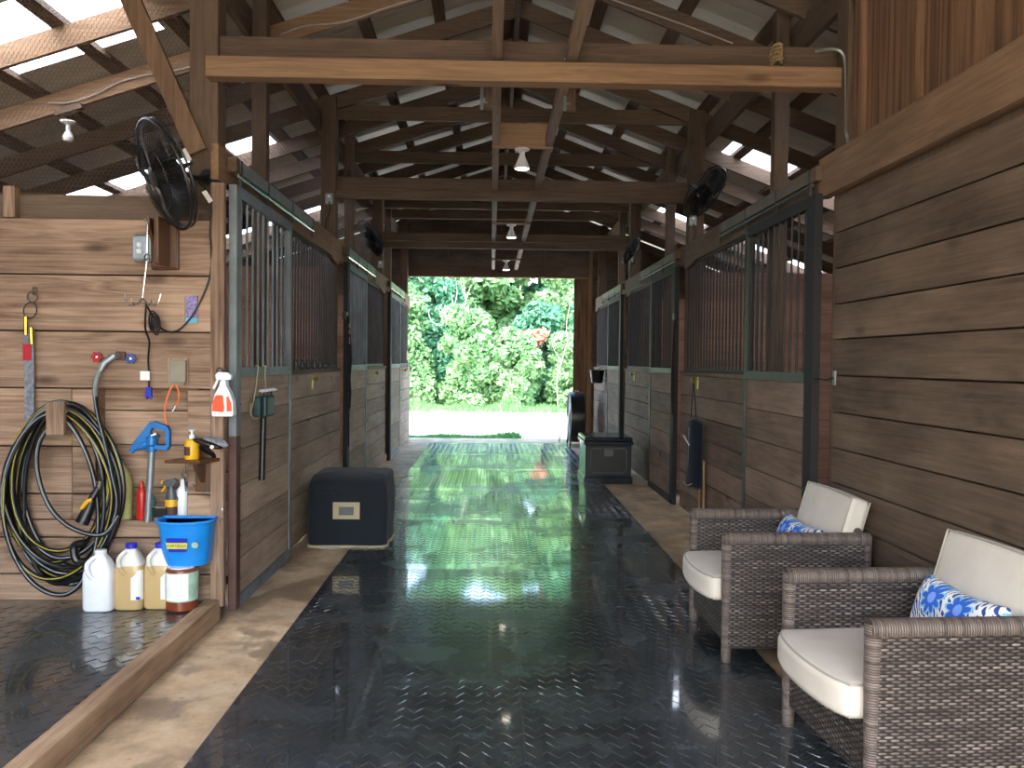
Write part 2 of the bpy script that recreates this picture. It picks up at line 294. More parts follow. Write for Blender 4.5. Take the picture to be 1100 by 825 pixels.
# ------------------------------------------------------------------ geometry helpers
def frame_of(d):
    d = d.normalized(); up = Vector((0,0,1)) if abs(d.z) < .95 else Vector((0,1,0))
    a = d.cross(up).normalized(); return a, a.cross(d).normalized()
class MB:
    def __init__(s): s.v = []; s.f = []; s.sm = []
    def add(s, vs, fs, smooth=False):
        o = len(s.v); s.v += [tuple(v) for v in vs]; s.f += [tuple(i+o for i in f) for f in fs]; s.sm += [smooth]*len(fs); return s
    def box(s, x0, x1, y0, y1, z0, z1):
        if x0 > x1: x0, x1 = x1, x0
        if y0 > y1: y0, y1 = y1, y0
        return s.add([(x0,y0,z0),(x1,y0,z0),(x1,y1,z0),(x0,y1,z0),(x0,y0,z1),(x1,y0,z1),(x1,y1,z1),(x0,y1,z1)],
                     [(0,3,2,1),(4,5,6,7),(0,1,5,4),(1,2,6,5),(2,3,7,6),(3,0,4,7)])
    def beam(s, p, q, w, h, up=(0,0,1)):
        p, q = Vector(p), Vector(q); d = (q-p).normalized(); up = Vector(up); a = d.cross(up).normalized(); b = a.cross(d).normalized()
        vs = [c + a*i*w/2 + b*j*h/2 for c in (p, q) for i, j in ((-1,-1),(1,-1),(1,1),(-1,1))]
        return s.add(vs, [(0,1,2,3),(7,6,5,4),(0,4,5,1),(1,5,6,2),(2,6,7,3),(3,7,4,0)])
    def prism(s, poly, axis, a0, a1):
        """poly = 2D points; axis 'x': (y,z), 'y': (x,z), 'z': (x,y)"""
        def P(p, a): return {'x': (a, p[0], p[1]), 'y': (p[0], a, p[1]), 'z': (p[0], p[1], a)}[axis]
        n = len(poly); vs = [P(p, a0) for p in poly]+[P(p, a1) for p in poly]
        return s.add(vs, [tuple(range(n))[::-1], tuple(range(n, 2*n))]+[(i, (i+1) % n, n+(i+1) % n, n+i) for i in range(n)])
    def tube(s, pts, r, n=8, closed=False, cap=True):
        pts = [Vector(p) for p in pts]; k = len(pts); R = r if isinstance(r, (list, tuple)) else [r]*k
        vs = []; pa = None
        for i, p in enumerate(pts):
            if closed: d = pts[(i+1) % k]-pts[i-1]
            else: d = pts[min(i+1, k-1)]-pts[max(i-1, 0)]
            if d.length < 1e-9: d = Vector((0,0,1))
            d.normalize()
            if pa is None: a, b = frame_of(d)
            else:
                a = pa-d*pa.dot(d)
                if a.length < 1e-6: a, b = frame_of(d)
                a.normalize(); b = a.cross(d).normalized()
            pa = a
            for j in range(n):
                t = 2*PI*j/n; vs.append(p+a*math.cos(t)*R[i]+b*math.sin(t)*R[i])
        fs = []
        for i in range(k if closed else k-1):
            for j in range(n):
                i2 = (i+1) % k; fs.append((i*n+j, i*n+(j+1) % n, i2*n+(j+1) % n, i2*n+j))
        if cap and not closed: fs += [tuple(range(n))[::-1], tuple((k-1)*n+j for j in range(n))]
        return s.add(vs, fs, True)
    def lathe(s, prof, c=(0,0,0), axis=(0,0,1), n=24, sx=1, sy=1, pw=2):
        """prof = (radius, height) pairs about the axis; pw > 2 squares the section"""
        c = Vector(c); d = Vector(axis).normalized()
        a, b = (Vector((1,0,0)), Vector((0,1,0))) if abs(d.z) > .99 else frame_of(d)
        vs = []; fs = []; k = len(prof)
        for r, h in prof:
            for j in range(n):
                t = 2*PI*j/n; cx, cy = math.cos(t), math.sin(t)
                if pw != 2:
                    cx = math.copysign(abs(cx)**(2/pw), cx); cy = math.copysign(abs(cy)**(2/pw), cy)
                vs.append(c+d*h+a*cx*r*sx+b*cy*r*sy)
        for i in range(k-1):
            for j in range(n): fs.append((i*n+j, i*n+(j+1) % n, (i+1)*n+(j+1) % n, (i+1)*n+j))
        if prof[0][0] > 1e-5: fs.append(tuple(range(n))[::-1])
        if prof[-1][0] > 1e-5: fs.append(tuple((k-1)*n+j for j in range(n)))
        return s.add(vs, fs, True)
    def xf(s, mat, start=0):
        s.v[start:] = [tuple(mat @ Vector(v)) for v in s.v[start:]]; return s
    def build(s, name, mat, parent=None, local=False, bevel=0, seg=2, subsurf=0, angle=.6):
        me = bpy.data.meshes.new(name)
        off = Vector((0,0,0)) if (local or parent is None) else Vector(ORG[parent.name])
        me.from_pydata([tuple(Vector(v)-off) for v in s.v], [], s.f)
        me.polygons.foreach_set('use_smooth', [bool(x) for x in s.sm])
        me.materials.append(mat); me.update()
        bm = bmesh.new(); bm.from_mesh(me); bmesh.ops.remove_doubles(bm, verts=bm.verts, dist=1e-5) if subsurf else None
        bmesh.ops.recalc_face_normals(bm, faces=bm.faces); bm.to_mesh(me); bm.free()
        if any(s.sm): me.set_sharp_from_angle(angle=angle)
        o = bpy.data.objects.new(name, me); COL.objects.link(o)
        if parent is not None: o.parent = parent; ORG[o.name] = ORG[parent.name] if not local else (0,0,0)
        else: ORG[o.name] = (0,0,0)
        if bevel:
            m = o.modifiers.new('bevel', 'BEVEL'); m.width = bevel; m.segments = seg; m.limit_method = 'ANGLE'
        if subsurf:
            m = o.modifiers.new('sub', 'SUBSURF'); m.levels = m.render_levels = subsurf
            me.polygons.foreach_set('use_smooth', [True]*len(me.polygons))
        return o
ORG = {}
def thing(name, label, cat, loc=(0,0,0), rotz=0, group=None):
    o = bpy.data.objects.new(name, None); COL.objects.link(o); o.empty_display_size = .1
    o.location = loc; o.rotation_euler = (0, 0, rotz); o['label'] = label; o['category'] = cat
    if group: o['group'] = group
    ORG[o.name] = tuple(loc); return o
def tag(o, label, cat, group=None, kind=None):
    o['label'] = label; o['category'] = cat
    if group: o['group'] = group
    if kind: o['kind'] = kind
    return o
def struct(o):
    o['kind'] = 'structure'; return o
def plabel(o, t): o['label'] = t; return o
def copy_tree(o, parent=None):
    c = o.copy(); COL.objects.link(c); c.parent = parent
    if c.name not in ORG: ORG[c.name] = ORG.get(o.name, (0,0,0))
    for ch in list(o.children): copy_tree(ch, c)
    return c
def spline(pts, n=8, closed=False):
    P = [Vector(p) for p in pts]; out = []; k = len(P); rng = range(k if closed else k-1)
    for i in rng:
        g = (lambda j: P[j % k]) if closed else (lambda j: P[max(0, min(k-1, j))])
        a, b, c, d = g(i-1), g(i), g(i+1), g(i+2)
        for t in range(n):
            t /= n; out.append(.5*((2*b)+(-a+c)*t+(2*a-5*b+4*c-d)*t*t+(-a+3*b-3*c+d)*t**3))
    if not closed: out.append(P[-1])
    return out
def text_mesh(name, body, size, mat, parent, loc, rot, extr=.0006, local=False):
    cu = bpy.data.curves.new(name+'_c', 'FONT'); cu.body = body; cu.size = size; cu.extrude = extr; cu.align_x = 'CENTER'; cu.align_y = 'CENTER'
    t = bpy.data.objects.new(name+'_c', cu); COL.objects.link(t); bpy.context.view_layer.update()
    me = bpy.data.meshes.new_from_object(t.evaluated_get(bpy.context.evaluated_depsgraph_get()))
    bpy.data.objects.remove(t); bpy.data.curves.remove(cu)
    off = Vector((0,0,0)) if local else Vector(ORG[parent.name])
    me.transform(Matrix.Translation(Vector(loc)-off) @ Euler(rot).to_matrix().to_4x4()); me.name = name
    me.materials.clear(); me.materials.append(mat)
    o = bpy.data.objects.new(name, me); COL.objects.link(o); o.parent = parent; return o

# ------------------------------------------------------------------ the place: dimensions in metres, X across, Y down the aisle
XL, XR = -1.50, 1.90            # faces of the stall fronts
XOL, XOR = -5.4, 5.8            # outer walls
BAYS = [4.82, 8.56, 12.20, 15.86]
YEND = 16.0
RX, RZ, ML, MR = .20, 4.66, .33, .375    # ridge; slopes left and right (top face of the rafters)
def ztop(x): return RZ-(ML*(RX-x) if x < RX else MR*(x-RX))
Y_ROOF0 = -1.0

# ground and slab
g = MB().box(-40, 40, -30, 60, -.25, -.12).build('ground', M['ground']); struct(g)
f = MB().box(-5.6, 6.0, -1.5, 16.12, -.12, 0)
f.box(-1.9, 1.9, 16.12, 16.45, -.12, -.012)
f.build('floor', M['concrete']); struct(bpy.data.objects['floor'])
w = MB().box(-5.4, -1.585, -1.2, 4.82, 0, .092).build('floor_wash_bay', M['concrete']); struct(w)
c = MB().box(-1.585, -1.5, -1.2, 4.80, 0, .122).build('trim_1', W['curby'], bevel=.010); struct(c)

# rubber mats with a raised herringbone tread
def mat_slab(x0, x1, y0, y1, z0, z1, material):
    """slab plus its ridges: columns of short slanted bars, the slant turning over from one column to the next"""
    V = [(x0,y0,z0),(x1,y0,z0),(x1,y1,z0),(x0,y1,z0),(x0,y0,z1),(x1,y0,z1),(x1,y1,z1),(x0,y1,z1)]
    F = [(0,3,2,1),(4,5,6,7),(0,1,5,4),(1,2,6,5),(2,3,7,6),(3,0,4,7)]
    nc = int(round((x1-x0)/.0407)); cw = (x1-x0)/nc; nr = int((y1-y0-.06)/.081); h = .0022
    for c in range(nc):
        xa, xb = x0+c*cw+.003, x0+(c+1)*cw-.003; sg = 1 if c % 2 else -1
        for r in range(nr):
            yc = y0+.048+r*.081; ya, yb = yc-sg*.022, yc+sg*.022
            if max(ya, yb)+.008 > y1 or min(ya, yb)-.008 < y0: continue
            o = len(V); w1, w2 = .0056, .0022
            V += [(xa,ya-w1,z1),(xb,yb-w1,z1),(xb,yb+w1,z1),(xa,ya+w1,z1),(xa+.001,ya-w2,z1+h),(xb-.001,yb-w2,z1+h),(xb-.001,yb+w2,z1+h),(xa+.001,ya+w2,z1+h)]
            F += [tuple(i+o for i in f) for f in ((4,5,6,7),(0,1,5,4),(1,2,6,5),(2,3,7,6),(3,0,4,7))]
    me = bpy.data.meshes.new('rubber_mat'); me.from_pydata(V, [], F); me.materials.append(material); me.update()
    o = bpy.data.objects.new('rubber_mat', me); COL.objects.link(o); ORG[o.name] = (0,0,0); return o
cols = [(-1.075, .1393, 'left'), (.1400, 1.352, 'right')]
ordn = ['farthest', 'second-farthest', 'third-farthest', 'fourth-farthest', 'third-nearest', 'second-nearest', 'nearest']
ye = 15.24
for side_i, (x0, x1, nm) in enumerate(cols):
    for k in range(7):
        y1 = ye-k*1.83; y0 = y1-1.8293
        tag(mat_slab(x0, x1, y0, y1, .0006, .0125, M['rubber']), f'{ordn[k]} black herringbone rubber mat in the {nm} column down the aisle', 'mat', 'black rubber mats down the aisle')
tag(mat_slab(-2.805, -1.59, 2.98, 4.80, .0925, .109, M['rubber2']), 'black rubber mat in the wash bay, under the jugs', 'mat', 'black rubber mats of the wash bay')
tag(mat_slab(-2.805, -1.59, 1.15, 2.9785, .0925, .109, M['rubber2']), 'black rubber mat in the wash bay nearest the bottom left corner', 'mat', 'black rubber mats of the wash bay')
tag(mat_slab(-4.03, -2.807, 2.98, 4.80, .0925, .109, M['rubber2']), 'black rubber mat at the left edge of the wash bay', 'mat', 'black rubber mats of the wash bay')

# ------------------------------------------------------------------ planked walls
def planks_x(mb, x0, x1, y0, y1, zs, gap=.006, wob=.0):
    for a, b in zip(zs[:-1], zs[1:]): mb.box(x0, x1, y0+random.uniform(-wob, wob), y1, a+gap/2, b-gap/2)
def planks_y(mb, x0, x1, y0, y1, zs, gap=.006, wob=.0):
    for a, b in zip(zs[:-1], zs[1:]):
        d = random.uniform(-wob, wob); mb.box(x0+d, x1+d, y0, y1, a+gap/2, b-gap/2)
def rows(z0, z1, step):
    n = max(1, round((z1-z0)/step)); return [z0+(z1-z0)*i/n for i in range(n+1)]

# right wall of the tack room, beside the armchairs
mb = MB(); zs = [.03, .225, .42, .615, .812, 1.004, 1.202, 1.404, 1.602, 1.796, 1.993, 2.19, 2.375]
planks_y(mb, XR, XR+.038, -1.2, 4.73, zs, .008, .003)
struct(mb.build('wall_right', W['darky'], bevel=.002, seg=1))
mb = MB().box(XR+.045, XR+.06, -1.2, 4.70, 0, 2.45)
for y in (-.9, .3, 1.5, 2.7, 3.9): mb.box(XR+.06, XR+.15, y, y+.04, 0, 2.45)
struct(mb.build('wall_right_backing', W['framez']))
# plywood loft wall over it, with studs
ply = MB()
for y0, y1 in ((-1.2, 1.2), (1.2, 2.42), (2.42, 3.64), (3.64, 4.66)):
    ply.box(XR+.10, XR+.115, y0, y1-.003, 2.45, ztop(XR+.1)-.01)
struct(ply.build('wall_loft', W['plyz']))
for i, y in enumerate((1.2, 2.2, 2.82, 3.42, 3.98, 4.60)):
    struct(MB().box(XR+.055, XR+.098, y, y+(.09 if i in (4,) else .07), 2.6, ztop(XR+.1)-.16).build('stud', W['plyz']))
# header beam along the right side; the near length carries on over the chairs
struct(MB().box(XR-.02, XR+.045, -1.2, 4.95, 2.42, 2.645).build('beam', W['headery'], bevel=.004))

# back wall of the wash bay with a recess between two studs
YW = 4.82
rx0, rx1, rz0, rz1 = -2.20, -1.69, .555, 1.284
mb = MB(); zs = [.10, .25, .456, .70, .965, 1.288, 1.605, 1.917, 2.228]
for a, b in zip(zs[:-1], zs[1:]):
    g_ = .004
    segs = [(-5.4, -3.62), (-3.616, -1.555)]
    for s0, s1 in segs:
        if b <= rz0+.01 or a >= rz1-.01 or s1 < rx0: mb.box(s0, s1, YW, YW+.038, a+g_, b-g_)
        else:
            za, zb = max(a, rz0), b
            if a < rz0: mb.box(s0, s1, YW, YW+.038, a+g_, rz0-.002)
            mb.box(s0, rx0-.13, YW, YW+.038, za+g_, b-g_); mb.box(rx0-.127, rx0, YW, YW+.038, za+g_, b-g_)
            mb.box(rx1, s1, YW, YW+.038, za+g_, b-g_)
struct(mb.build('wall_wash_bay', W['washx'], bevel=.002, seg=1))
mb = MB(); zs = [.50, .72, .965, 1.16, 1.35]
planks_x(mb, rx0-.02, rx1+.02, YW+.125, YW+.15, zs, .008)
mb.box(rx0-.04, rx0, YW+.04, YW+.125, .45, 1.35); mb.box(rx1, rx1+.04, YW+.04, YW+.125, .45, 1.35); mb.box(rx0, rx1, YW+.001, YW+.125, .53, .553); mb.box(rx0, rx1, YW+.04, YW+.125, 1.285, 1.31)
struct(mb.build('wall_recess', W['washx']))
struct(MB().box(-5.4, -1.56, YW+.05, YW+.09, 2.20, 2.365).build('trim_2', W['darkx']))
struct(MB().box(-2.70, -2.635, YW-.0, YW+.048, 2.23, 2.40).build('trim_3', W['washz']))
struct(MB().box(-1.553, -1.478, 4.78, 4.82, .08, 2.43).build('trim_4', W['washz'], bevel=.004))
struct(MB().box(-5.4, -1.6, YW+.16, YW+.175, .0, 2.2).build('wall_wash_backing', W['darkx']))

# ------------------------------------------------------------------ stall fronts
def wall_planks_front(s, X0, y0, y1, top=1.35):
    mb = MB(); a, b = sorted((X0, X0+s*.036))
    planks_y(mb, a, b, y0, y1, [.03]+[top-.19*k for k in range(6, -1, -1)] if top-.19*6 > .1 else rows(.03, top, .19), .007, .002)
    return mb
door_n = 0
LEDGE = 1.35
STYLE = {}
for s, X0 in ((-1, XL), (1, XR)):
    sd = 'left' if s < 0 else 'right'
    for bi in range(3):
        y0, y1 = BAYS[bi], BAYS[bi+1]
        # fixed part of the front
        fy0, fy1 = y0+1.30, y1-.07
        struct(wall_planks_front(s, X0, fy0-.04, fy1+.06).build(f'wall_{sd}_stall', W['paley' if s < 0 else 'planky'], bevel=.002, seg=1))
        struct(MB().box(X0-s*.012, X0+s*.075, fy0-.02, fy1+.06, LEDGE, LEDGE+.035).build('trim', W['planky'], bevel=.003))
        # fixed grille with its bars
        gr = MB(); xg = X0+s*.045
        n = int((fy1-fy0)/.105)
        for k in range(n+1):
            y = fy0+.03+(fy1-fy0-.06)*k/n; gr.tube([(xg, y, LEDGE+.06), (xg, y, 2.46)], .0085, 8)
        gr.box(xg-.015, xg+.015, fy0, fy1, LEDGE+.036, LEDGE+.066); gr.box(xg-.015, xg+.015, fy0, fy1, 2.42, 2.46)
        struct(gr.build('window_grille', M['bar'] if s < 0 else M['barshade']))
        # sliding door
        door_n += 1
        dy0, dy1 = y0+.06, y0+1.40
        da, db = (X0-s*.062, X0-s*.016)
        d = bpy.data.objects.new(f'door_{door_n}', None); COL.objects.link(d); d.location = (X0-s*.04, dy0, 0); d['kind'] = 'structure'; ORG[d.name] = tuple(d.location)
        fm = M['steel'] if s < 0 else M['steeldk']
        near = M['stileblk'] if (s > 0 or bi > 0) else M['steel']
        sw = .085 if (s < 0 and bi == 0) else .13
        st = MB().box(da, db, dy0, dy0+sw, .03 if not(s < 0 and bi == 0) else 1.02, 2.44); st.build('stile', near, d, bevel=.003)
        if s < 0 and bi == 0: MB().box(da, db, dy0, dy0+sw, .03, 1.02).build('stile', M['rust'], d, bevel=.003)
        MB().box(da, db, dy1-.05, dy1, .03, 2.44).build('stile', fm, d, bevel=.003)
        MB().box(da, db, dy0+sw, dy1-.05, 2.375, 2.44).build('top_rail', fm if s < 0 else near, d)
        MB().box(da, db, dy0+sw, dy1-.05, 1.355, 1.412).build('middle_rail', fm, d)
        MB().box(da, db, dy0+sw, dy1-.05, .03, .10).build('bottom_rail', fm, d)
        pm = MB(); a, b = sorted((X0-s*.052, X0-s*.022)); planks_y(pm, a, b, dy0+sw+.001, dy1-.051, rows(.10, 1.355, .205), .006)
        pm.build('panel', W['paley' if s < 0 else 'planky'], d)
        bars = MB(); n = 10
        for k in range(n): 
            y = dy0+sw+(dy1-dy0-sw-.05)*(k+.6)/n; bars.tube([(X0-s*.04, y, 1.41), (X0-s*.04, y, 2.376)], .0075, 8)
        bars.build('grille', M['steel'] if s < 0 else M['barshade'], d)
        sc_m = MB()
        for z in (1.2, .95, .7, .45, .2):
            sc_m.lathe([(.006, 0), (.006, .003), (0, .005)], (da, dy1-.025, z), (-s, 0, 0), 8); sc_m.lathe([(.006, 0), (.006, .003), (0, .005)], (da, dy0+sw-.01, z), (-s, 0, 0), 8)
        sc_m.build('screws', M['chrome'], d)
        # door track: a box rail with a rod under it and hanger straps
        ty0, ty1 = y0+.16, y0+2.2
        tr = bpy.data.objects.new('door_track', None); COL.objects.link(tr); tr.location = (X0, ty0, 2.55); tr['kind'] = 'structure'; ORG[tr.name] = tuple(tr.location)
        MB().box(X0-s*.001, X0-s*.05, ty0, ty1, 2.525, 2.60).build('rail_cover', M['galv'] if s < 0 else M['trackdk'], tr, bevel=.003)
        MB().tube([(X0-s*.045, ty0-.01, 2.505), (X0-s*.045, ty1, 2.505)], .011, 10).build('rod', M['chrome'] if s < 0 else M['bar'], tr)
        hk = MB()
        for y in (ty0+.02, ty0+.62, ty1-.75, ty1-.05): hk.box(X0-s*.036, X0-s*.052, y, y+.03, 2.445, 2.602)
        hk.build('hanger', M['bar'], tr)
        MB().box(X0-s*.001, X0-s*.055, ty0-.085, ty0-.012, 2.515, 2.60).build('stop_block', W['framey'], tr, bevel=.004)
    # header over all three bays, in three lengths
    for bi in range(3):
        y0, y1 = BAYS[bi], BAYS[bi+1]
        ya = y0-.07 if s < 0 or bi else y0+.13
        hb = MB(); a, b = sorted((X0, X0+s*.042))
        hb.prism([(ya, 2.44), (y1-.55, 2.44), (y1-.3, 2.40), (y1-.12, 2.39), (y1-.072, 2.39), (y1-.072, 2.635), (ya, 2.635)], 'x', a, b)
        struct(hb.build('beam', W['beamy'] if s < 0 else W['framey'], bevel=.003))
# posts
for s, X0 in ((-1, XL), (1, XR)):
    for i, y in enumerate(BAYS):
        yc = y-.02 if i == 0 else (y if i < 3 else y-.1)
        a, b = sorted((X0+s*.043, X0+s*.19)); h = ztop(X0+s*.1)-.02
        if i == 0 and s < 0: a, b = -1.715, -1.555
        pw = .075
        if i == 0 and s < 0: yc = 4.9+.09; 
        struct(MB().box(a, b, yc-pw, yc+pw, 0, h).build('post', W['framez'], bevel=.004))
        if i < 3:
            yj = y+1.27; a, b = sorted((X0+s*.08, X0+s*.18))
            struct(MB().box(a, b, yj-.045, yj+.045, 0, ztop(X0+s*.13)-.02).build('post', W['framez'], bevel=.003))
    # girder along the posts
    a, b = sorted((X0+s*.193, X0+s*.233))
    for k, (ga, gb) in enumerate(((4.92, 8.55), (8.57, 12.19), (12.21, 15.95))):
        struct(MB().box(a, b, ga, gb, 3.70 if s < 0 else 3.62, 3.895 if s < 0 else 3.83).build('girder', W['framey']))
# partitions between the stalls and outer walls
for nm, X0, X1, s in (('left', XL, XOL, -1), ('right', XR, XOR, 1)):
    for i, y in enumerate((8.56, 12.2)):
        mb = MB(); a, b = sorted((X0+s*.2, X1)); planks_x(mb, a, b, y-.02, y+.02, rows(.03, 2.38, .29), .008)
        struct(mb.build(f'wall_{nm}_partition', W['innerx']))
    mb = MB(); a, b = sorted((X1, X1+s*.03))
    planks_y(mb, a, b, 4.86, 16.0, rows(.03, 2.5, .25), .006)
    struct(mb.build(f'wall_{nm}_outer', W['innery']))
    for y in (4.85, 8.56, 12.2, 15.9): struct(MB().box(X1-s*.01, X1-s*.13, y-.06, y+.06, 0, ztop(X1)-.02).build('post', W['framez']))
mb = MB(); planks_x(mb, XR+.2, XOR, 4.86, 4.9, rows(.03, 2.6, .29), .004); struct(mb.build('wall_tack_room', W['plankx']))
struct(MB().box(XR+.12, XOR, 4.70, 4.72, 0, 3.9).build('wall_tack_room_end', W['plyz']))
struct(MB().box(XOR, XOR+.03, -1.2, 4.86, 0, 2.6).build('wall_tack_outer', W['planky']))
# sawdust bedding under the stalls
for nm, a, b in (('left', XOL, XL-.2), ('right', XR+.2, XOR)):
    struct(MB().box(a, b, 5.0, 15.9, 0, .05).build(f'floor_{nm}_stalls', W['plankx']))

# rear wall and the open doorway
OX0, OX1, OZ = -1.56, 1.80, 3.04
rw = MB()
rw.prism([(XOL, 0), (OX0, 0), (OX0, OZ), (OX0, OZ), (OX0, ztop(OX0)-.0), (XOL, ztop(XOL))], 'y', YEND, YEND+.03)
rw.prism([(OX1+.02, 0), (XOR, 0), (XOR, ztop(XOR)), (OX1+.02, ztop(OX1))], 'y', YEND, YEND+.03)
rw.prism([(OX0, OZ), (OX1+.02, OZ), (OX1+.02, ztop(OX1+.02)), (RX, RZ), (OX0, ztop(OX0))], 'y', YEND, YEND+.03)
struct(rw.build('wall_rear', W['darkx']))
for i, x in enumerate((-3.6, -2.4, -.82, .2, .98, 3.0, 4.4)):
    z0 = OZ+.03 if OX0 < x < OX1 else 0
    struct(MB().box(x-.02, x+.02, YEND-.09, YEND-.002, z0, ztop(x)-.1).build('stud', W['framez']))
struct(MB().box(OX0-.06, OX1+.1, YEND-.045, YEND-.001, OZ, OZ+.19).build('beam', W['framex']))
struct(MB().box(OX0, OX1, YEND-.05, YEND+.035, OZ-.02, OZ+.0).build('trim_5', W['beamx']))
struct(MB().box(OX0-.1, OX0, YEND-.05, YEND+.035, 0, OZ).build('trim_6', W['beamz']))
struct(MB().box(1.80, 1.86, YEND-.05, YEND+.035, 0, OZ+.5).build('trim_7', W['beamz']))
# the big sliding door, mostly pushed back, its edge in the opening
d = bpy.data.objects.new('door_7', None); COL.objects.link(d); d.location = (3.2, YEND+.08, 0); d['kind'] = 'structure'; ORG[d.name] = tuple(d.location)
MB().box(1.545, 4.7, YEND+.05, YEND+.07, .05, 3.1).build('panel', W['plyz'], d)
MB().box(1.53, 1.56, YEND+.04, YEND+.09, .05, 3.1).build('stile', W['framez'], d)

# ------------------------------------------------------------------ roof: rafters, ties, purlins, sheets, skylights
RAFT = [4.90+.915*k for k in range(13)] + [4.90-.915*k for k in range(1, 7)]
for y in sorted(RAFT):
    if y > 15.99: continue
    yy = y
    near_only = y < 4.6
    for sgn, xe, m_ in ((-1, XOL-.35, ML), (1, XOR+.35, MR)):
        xi = RX+sgn*.0
        a, b = (xi, ztop(xi)), (xe, ztop(xe))
        mb = MB(); t = .155
        mb.prism([(a[0], a[1]), (b[0], b[1]), (b[0], b[1]-t), (a[0], a[1]-t)], 'y', yy-.019, yy+.019)
        struct(mb.build('rafter', W['beamx'] if (sgn < 0 and y < 7) else W['framex']))
# ceiling ties
for i, y in enumerate((8.56, 12.2)):
    struct(MB().box(XL-.05, XR+.05, y+.0, y+.05, 3.155, 3.27).build('tie_beam', W['framex'], bevel=.003))
    struct(MB().box(XL-.05, XR+.05, y-.05, y-.0, 3.05, 3.145).build('tie_beam', W['framex'], bevel=.003))
struct(MB().box(-1.58, 2.03, 4.95, 4.99, 3.12, 3.29).build('tie_beam', W['framex'], bevel=.003))
struct(MB().box(-1.59, 2.05, 4.80, 4.91, 3.015, 3.128).build('tie_beam', W['beamx'], bevel=.005))
def tie(y, z0, h):
    xa = RX-(RZ-.16-z0)/ML; xb = RX+(RZ-.16-z0)/MR
    xa2 = RX-(RZ-.02-z0-h)/ML; xb2 = RX+(RZ-.02-z0-h)/MR
    struct(MB().prism([(xa-.3, z0), (xb+.3, z0), (min(xb2, xb+.3), z0+h), (max(xa2, xa-.3), z0+h)], 'y', y+.021, y+.058).build('collar_tie', W['framex']))
for y in (8.56, 10.39, 12.2, 13.13, 14.05): tie(y, 3.84 if y < 12 else 3.78, .14)
# ridge beam, nailing strips and blocking
struct(MB().box(RX-.02, RX+.02, Y_ROOF0, YEND, RZ-.19, RZ+.0).build('ridge_beam', W['framey']))
for xa, xb in ((-.012, .045), (.405, .465)):
    for k, (ya, yb) in enumerate(((1.2, 4.90), (4.92, 8.5), (8.62, 12.14), (12.26, 15.9))):
        struct(MB().box(xa, xb, ya, yb+.0, 3.155, 3.235).build('strapping', W['stripy'], bevel=.003))
for y in (6.78, 10.44, 14.1):
    struct(MB().box(-.01, .46, y, y+.04, 3.24 if False else 3.14, 3.33 if y < 7 else 3.2).build('blocking', W['beamx'])) if y < 7 else struct(MB().box(-.01, .46, y, y+.025, 3.125, 3.15).build('blocking', W['beamx']))
# purlins
PX = [RX-.08-.6*k for k in range(10)] + [RX+.08+.6*k for k in range(10)]
for x in PX:
    sgn = -1 if x < RX else 1; m_ = ML if x < RX else MR
    z = ztop(x)
    mb = MB().box(x-.045, x+.045, Y_ROOF0, YEND+.2, 0, .045)
    # lay the purlin on the slope
    mb.v = [(vx, vy, vz+z+ (vx-x)*(-sgn*m_)) for vx, vy, vz in mb.v]
    struct(mb.build('purlin', W['framey']))
# sheets
SKY = [(1.76, 2.69), (5.42, 6.35), (9.08, 10.01), (12.74, 13.67)]
ycuts = [Y_ROOF0-.3]+[v for p in SKY for v in p]+[YEND+.35]
n_s = 0
for sgn, xe in ((-1, XOL-.4), (1, XOR+.4)):
    for i in range(len(ycuts)-1):
        ya, yb = ycuts[i], ycuts[i+1]; sky = i % 2 == 1
        if sky: ya -= .03; yb += .03
        o_ = .046 + (.004 if sky else 0)
        xs = -2.40 if sgn < 0 else 2.55
        strip = lambda xa, xb: MB().prism([(xa, ztop(xa)+o_), (xb, ztop(xb)+o_), (xb, ztop(xb)+o_+.0015), (xa, ztop(xa)+o_+.0015)], 'y', ya, yb)
        mb = strip(RX, xe)
        if sky:
            n_s += 1; struct(strip(xs, xe).build(f'window_skylight_{n_s}', M['skylight'])); struct(strip(RX, xs).build('ceiling_roof_sheet', M['roof']))
        else: struct(mb.build('ceiling_roof_sheet', M['roof']))
struct(MB().prism([(RX-.25, RZ+.05-.25*ML+.005), (RX, RZ+.075), (RX+.25, RZ+.055-.25*MR), (RX+.25, RZ+.05-.25*MR+.012), (RX, RZ+.09), (RX-.25, RZ+.06-.25*ML+.012)], 'y', Y_ROOF0-.3, YEND+.35).build('ceiling_ridge_cap', M['roof']))
# braces at the near posts
struct(MB().beam((-2.27, 4.90, 3.99), (-1.66, 4.90, 2.62), .105, .04, (0,1,0)).build('brace', W['headerz'])) 
# outer plate under the rafters at the eaves
for x in (XOL+.05, XOR-.05): struct(MB().box(x-.02, x+.02, 4.9 if x > 0 else -1, 16, ztop(x)-.34, ztop(x)-.16).build('girder', W['framey']))

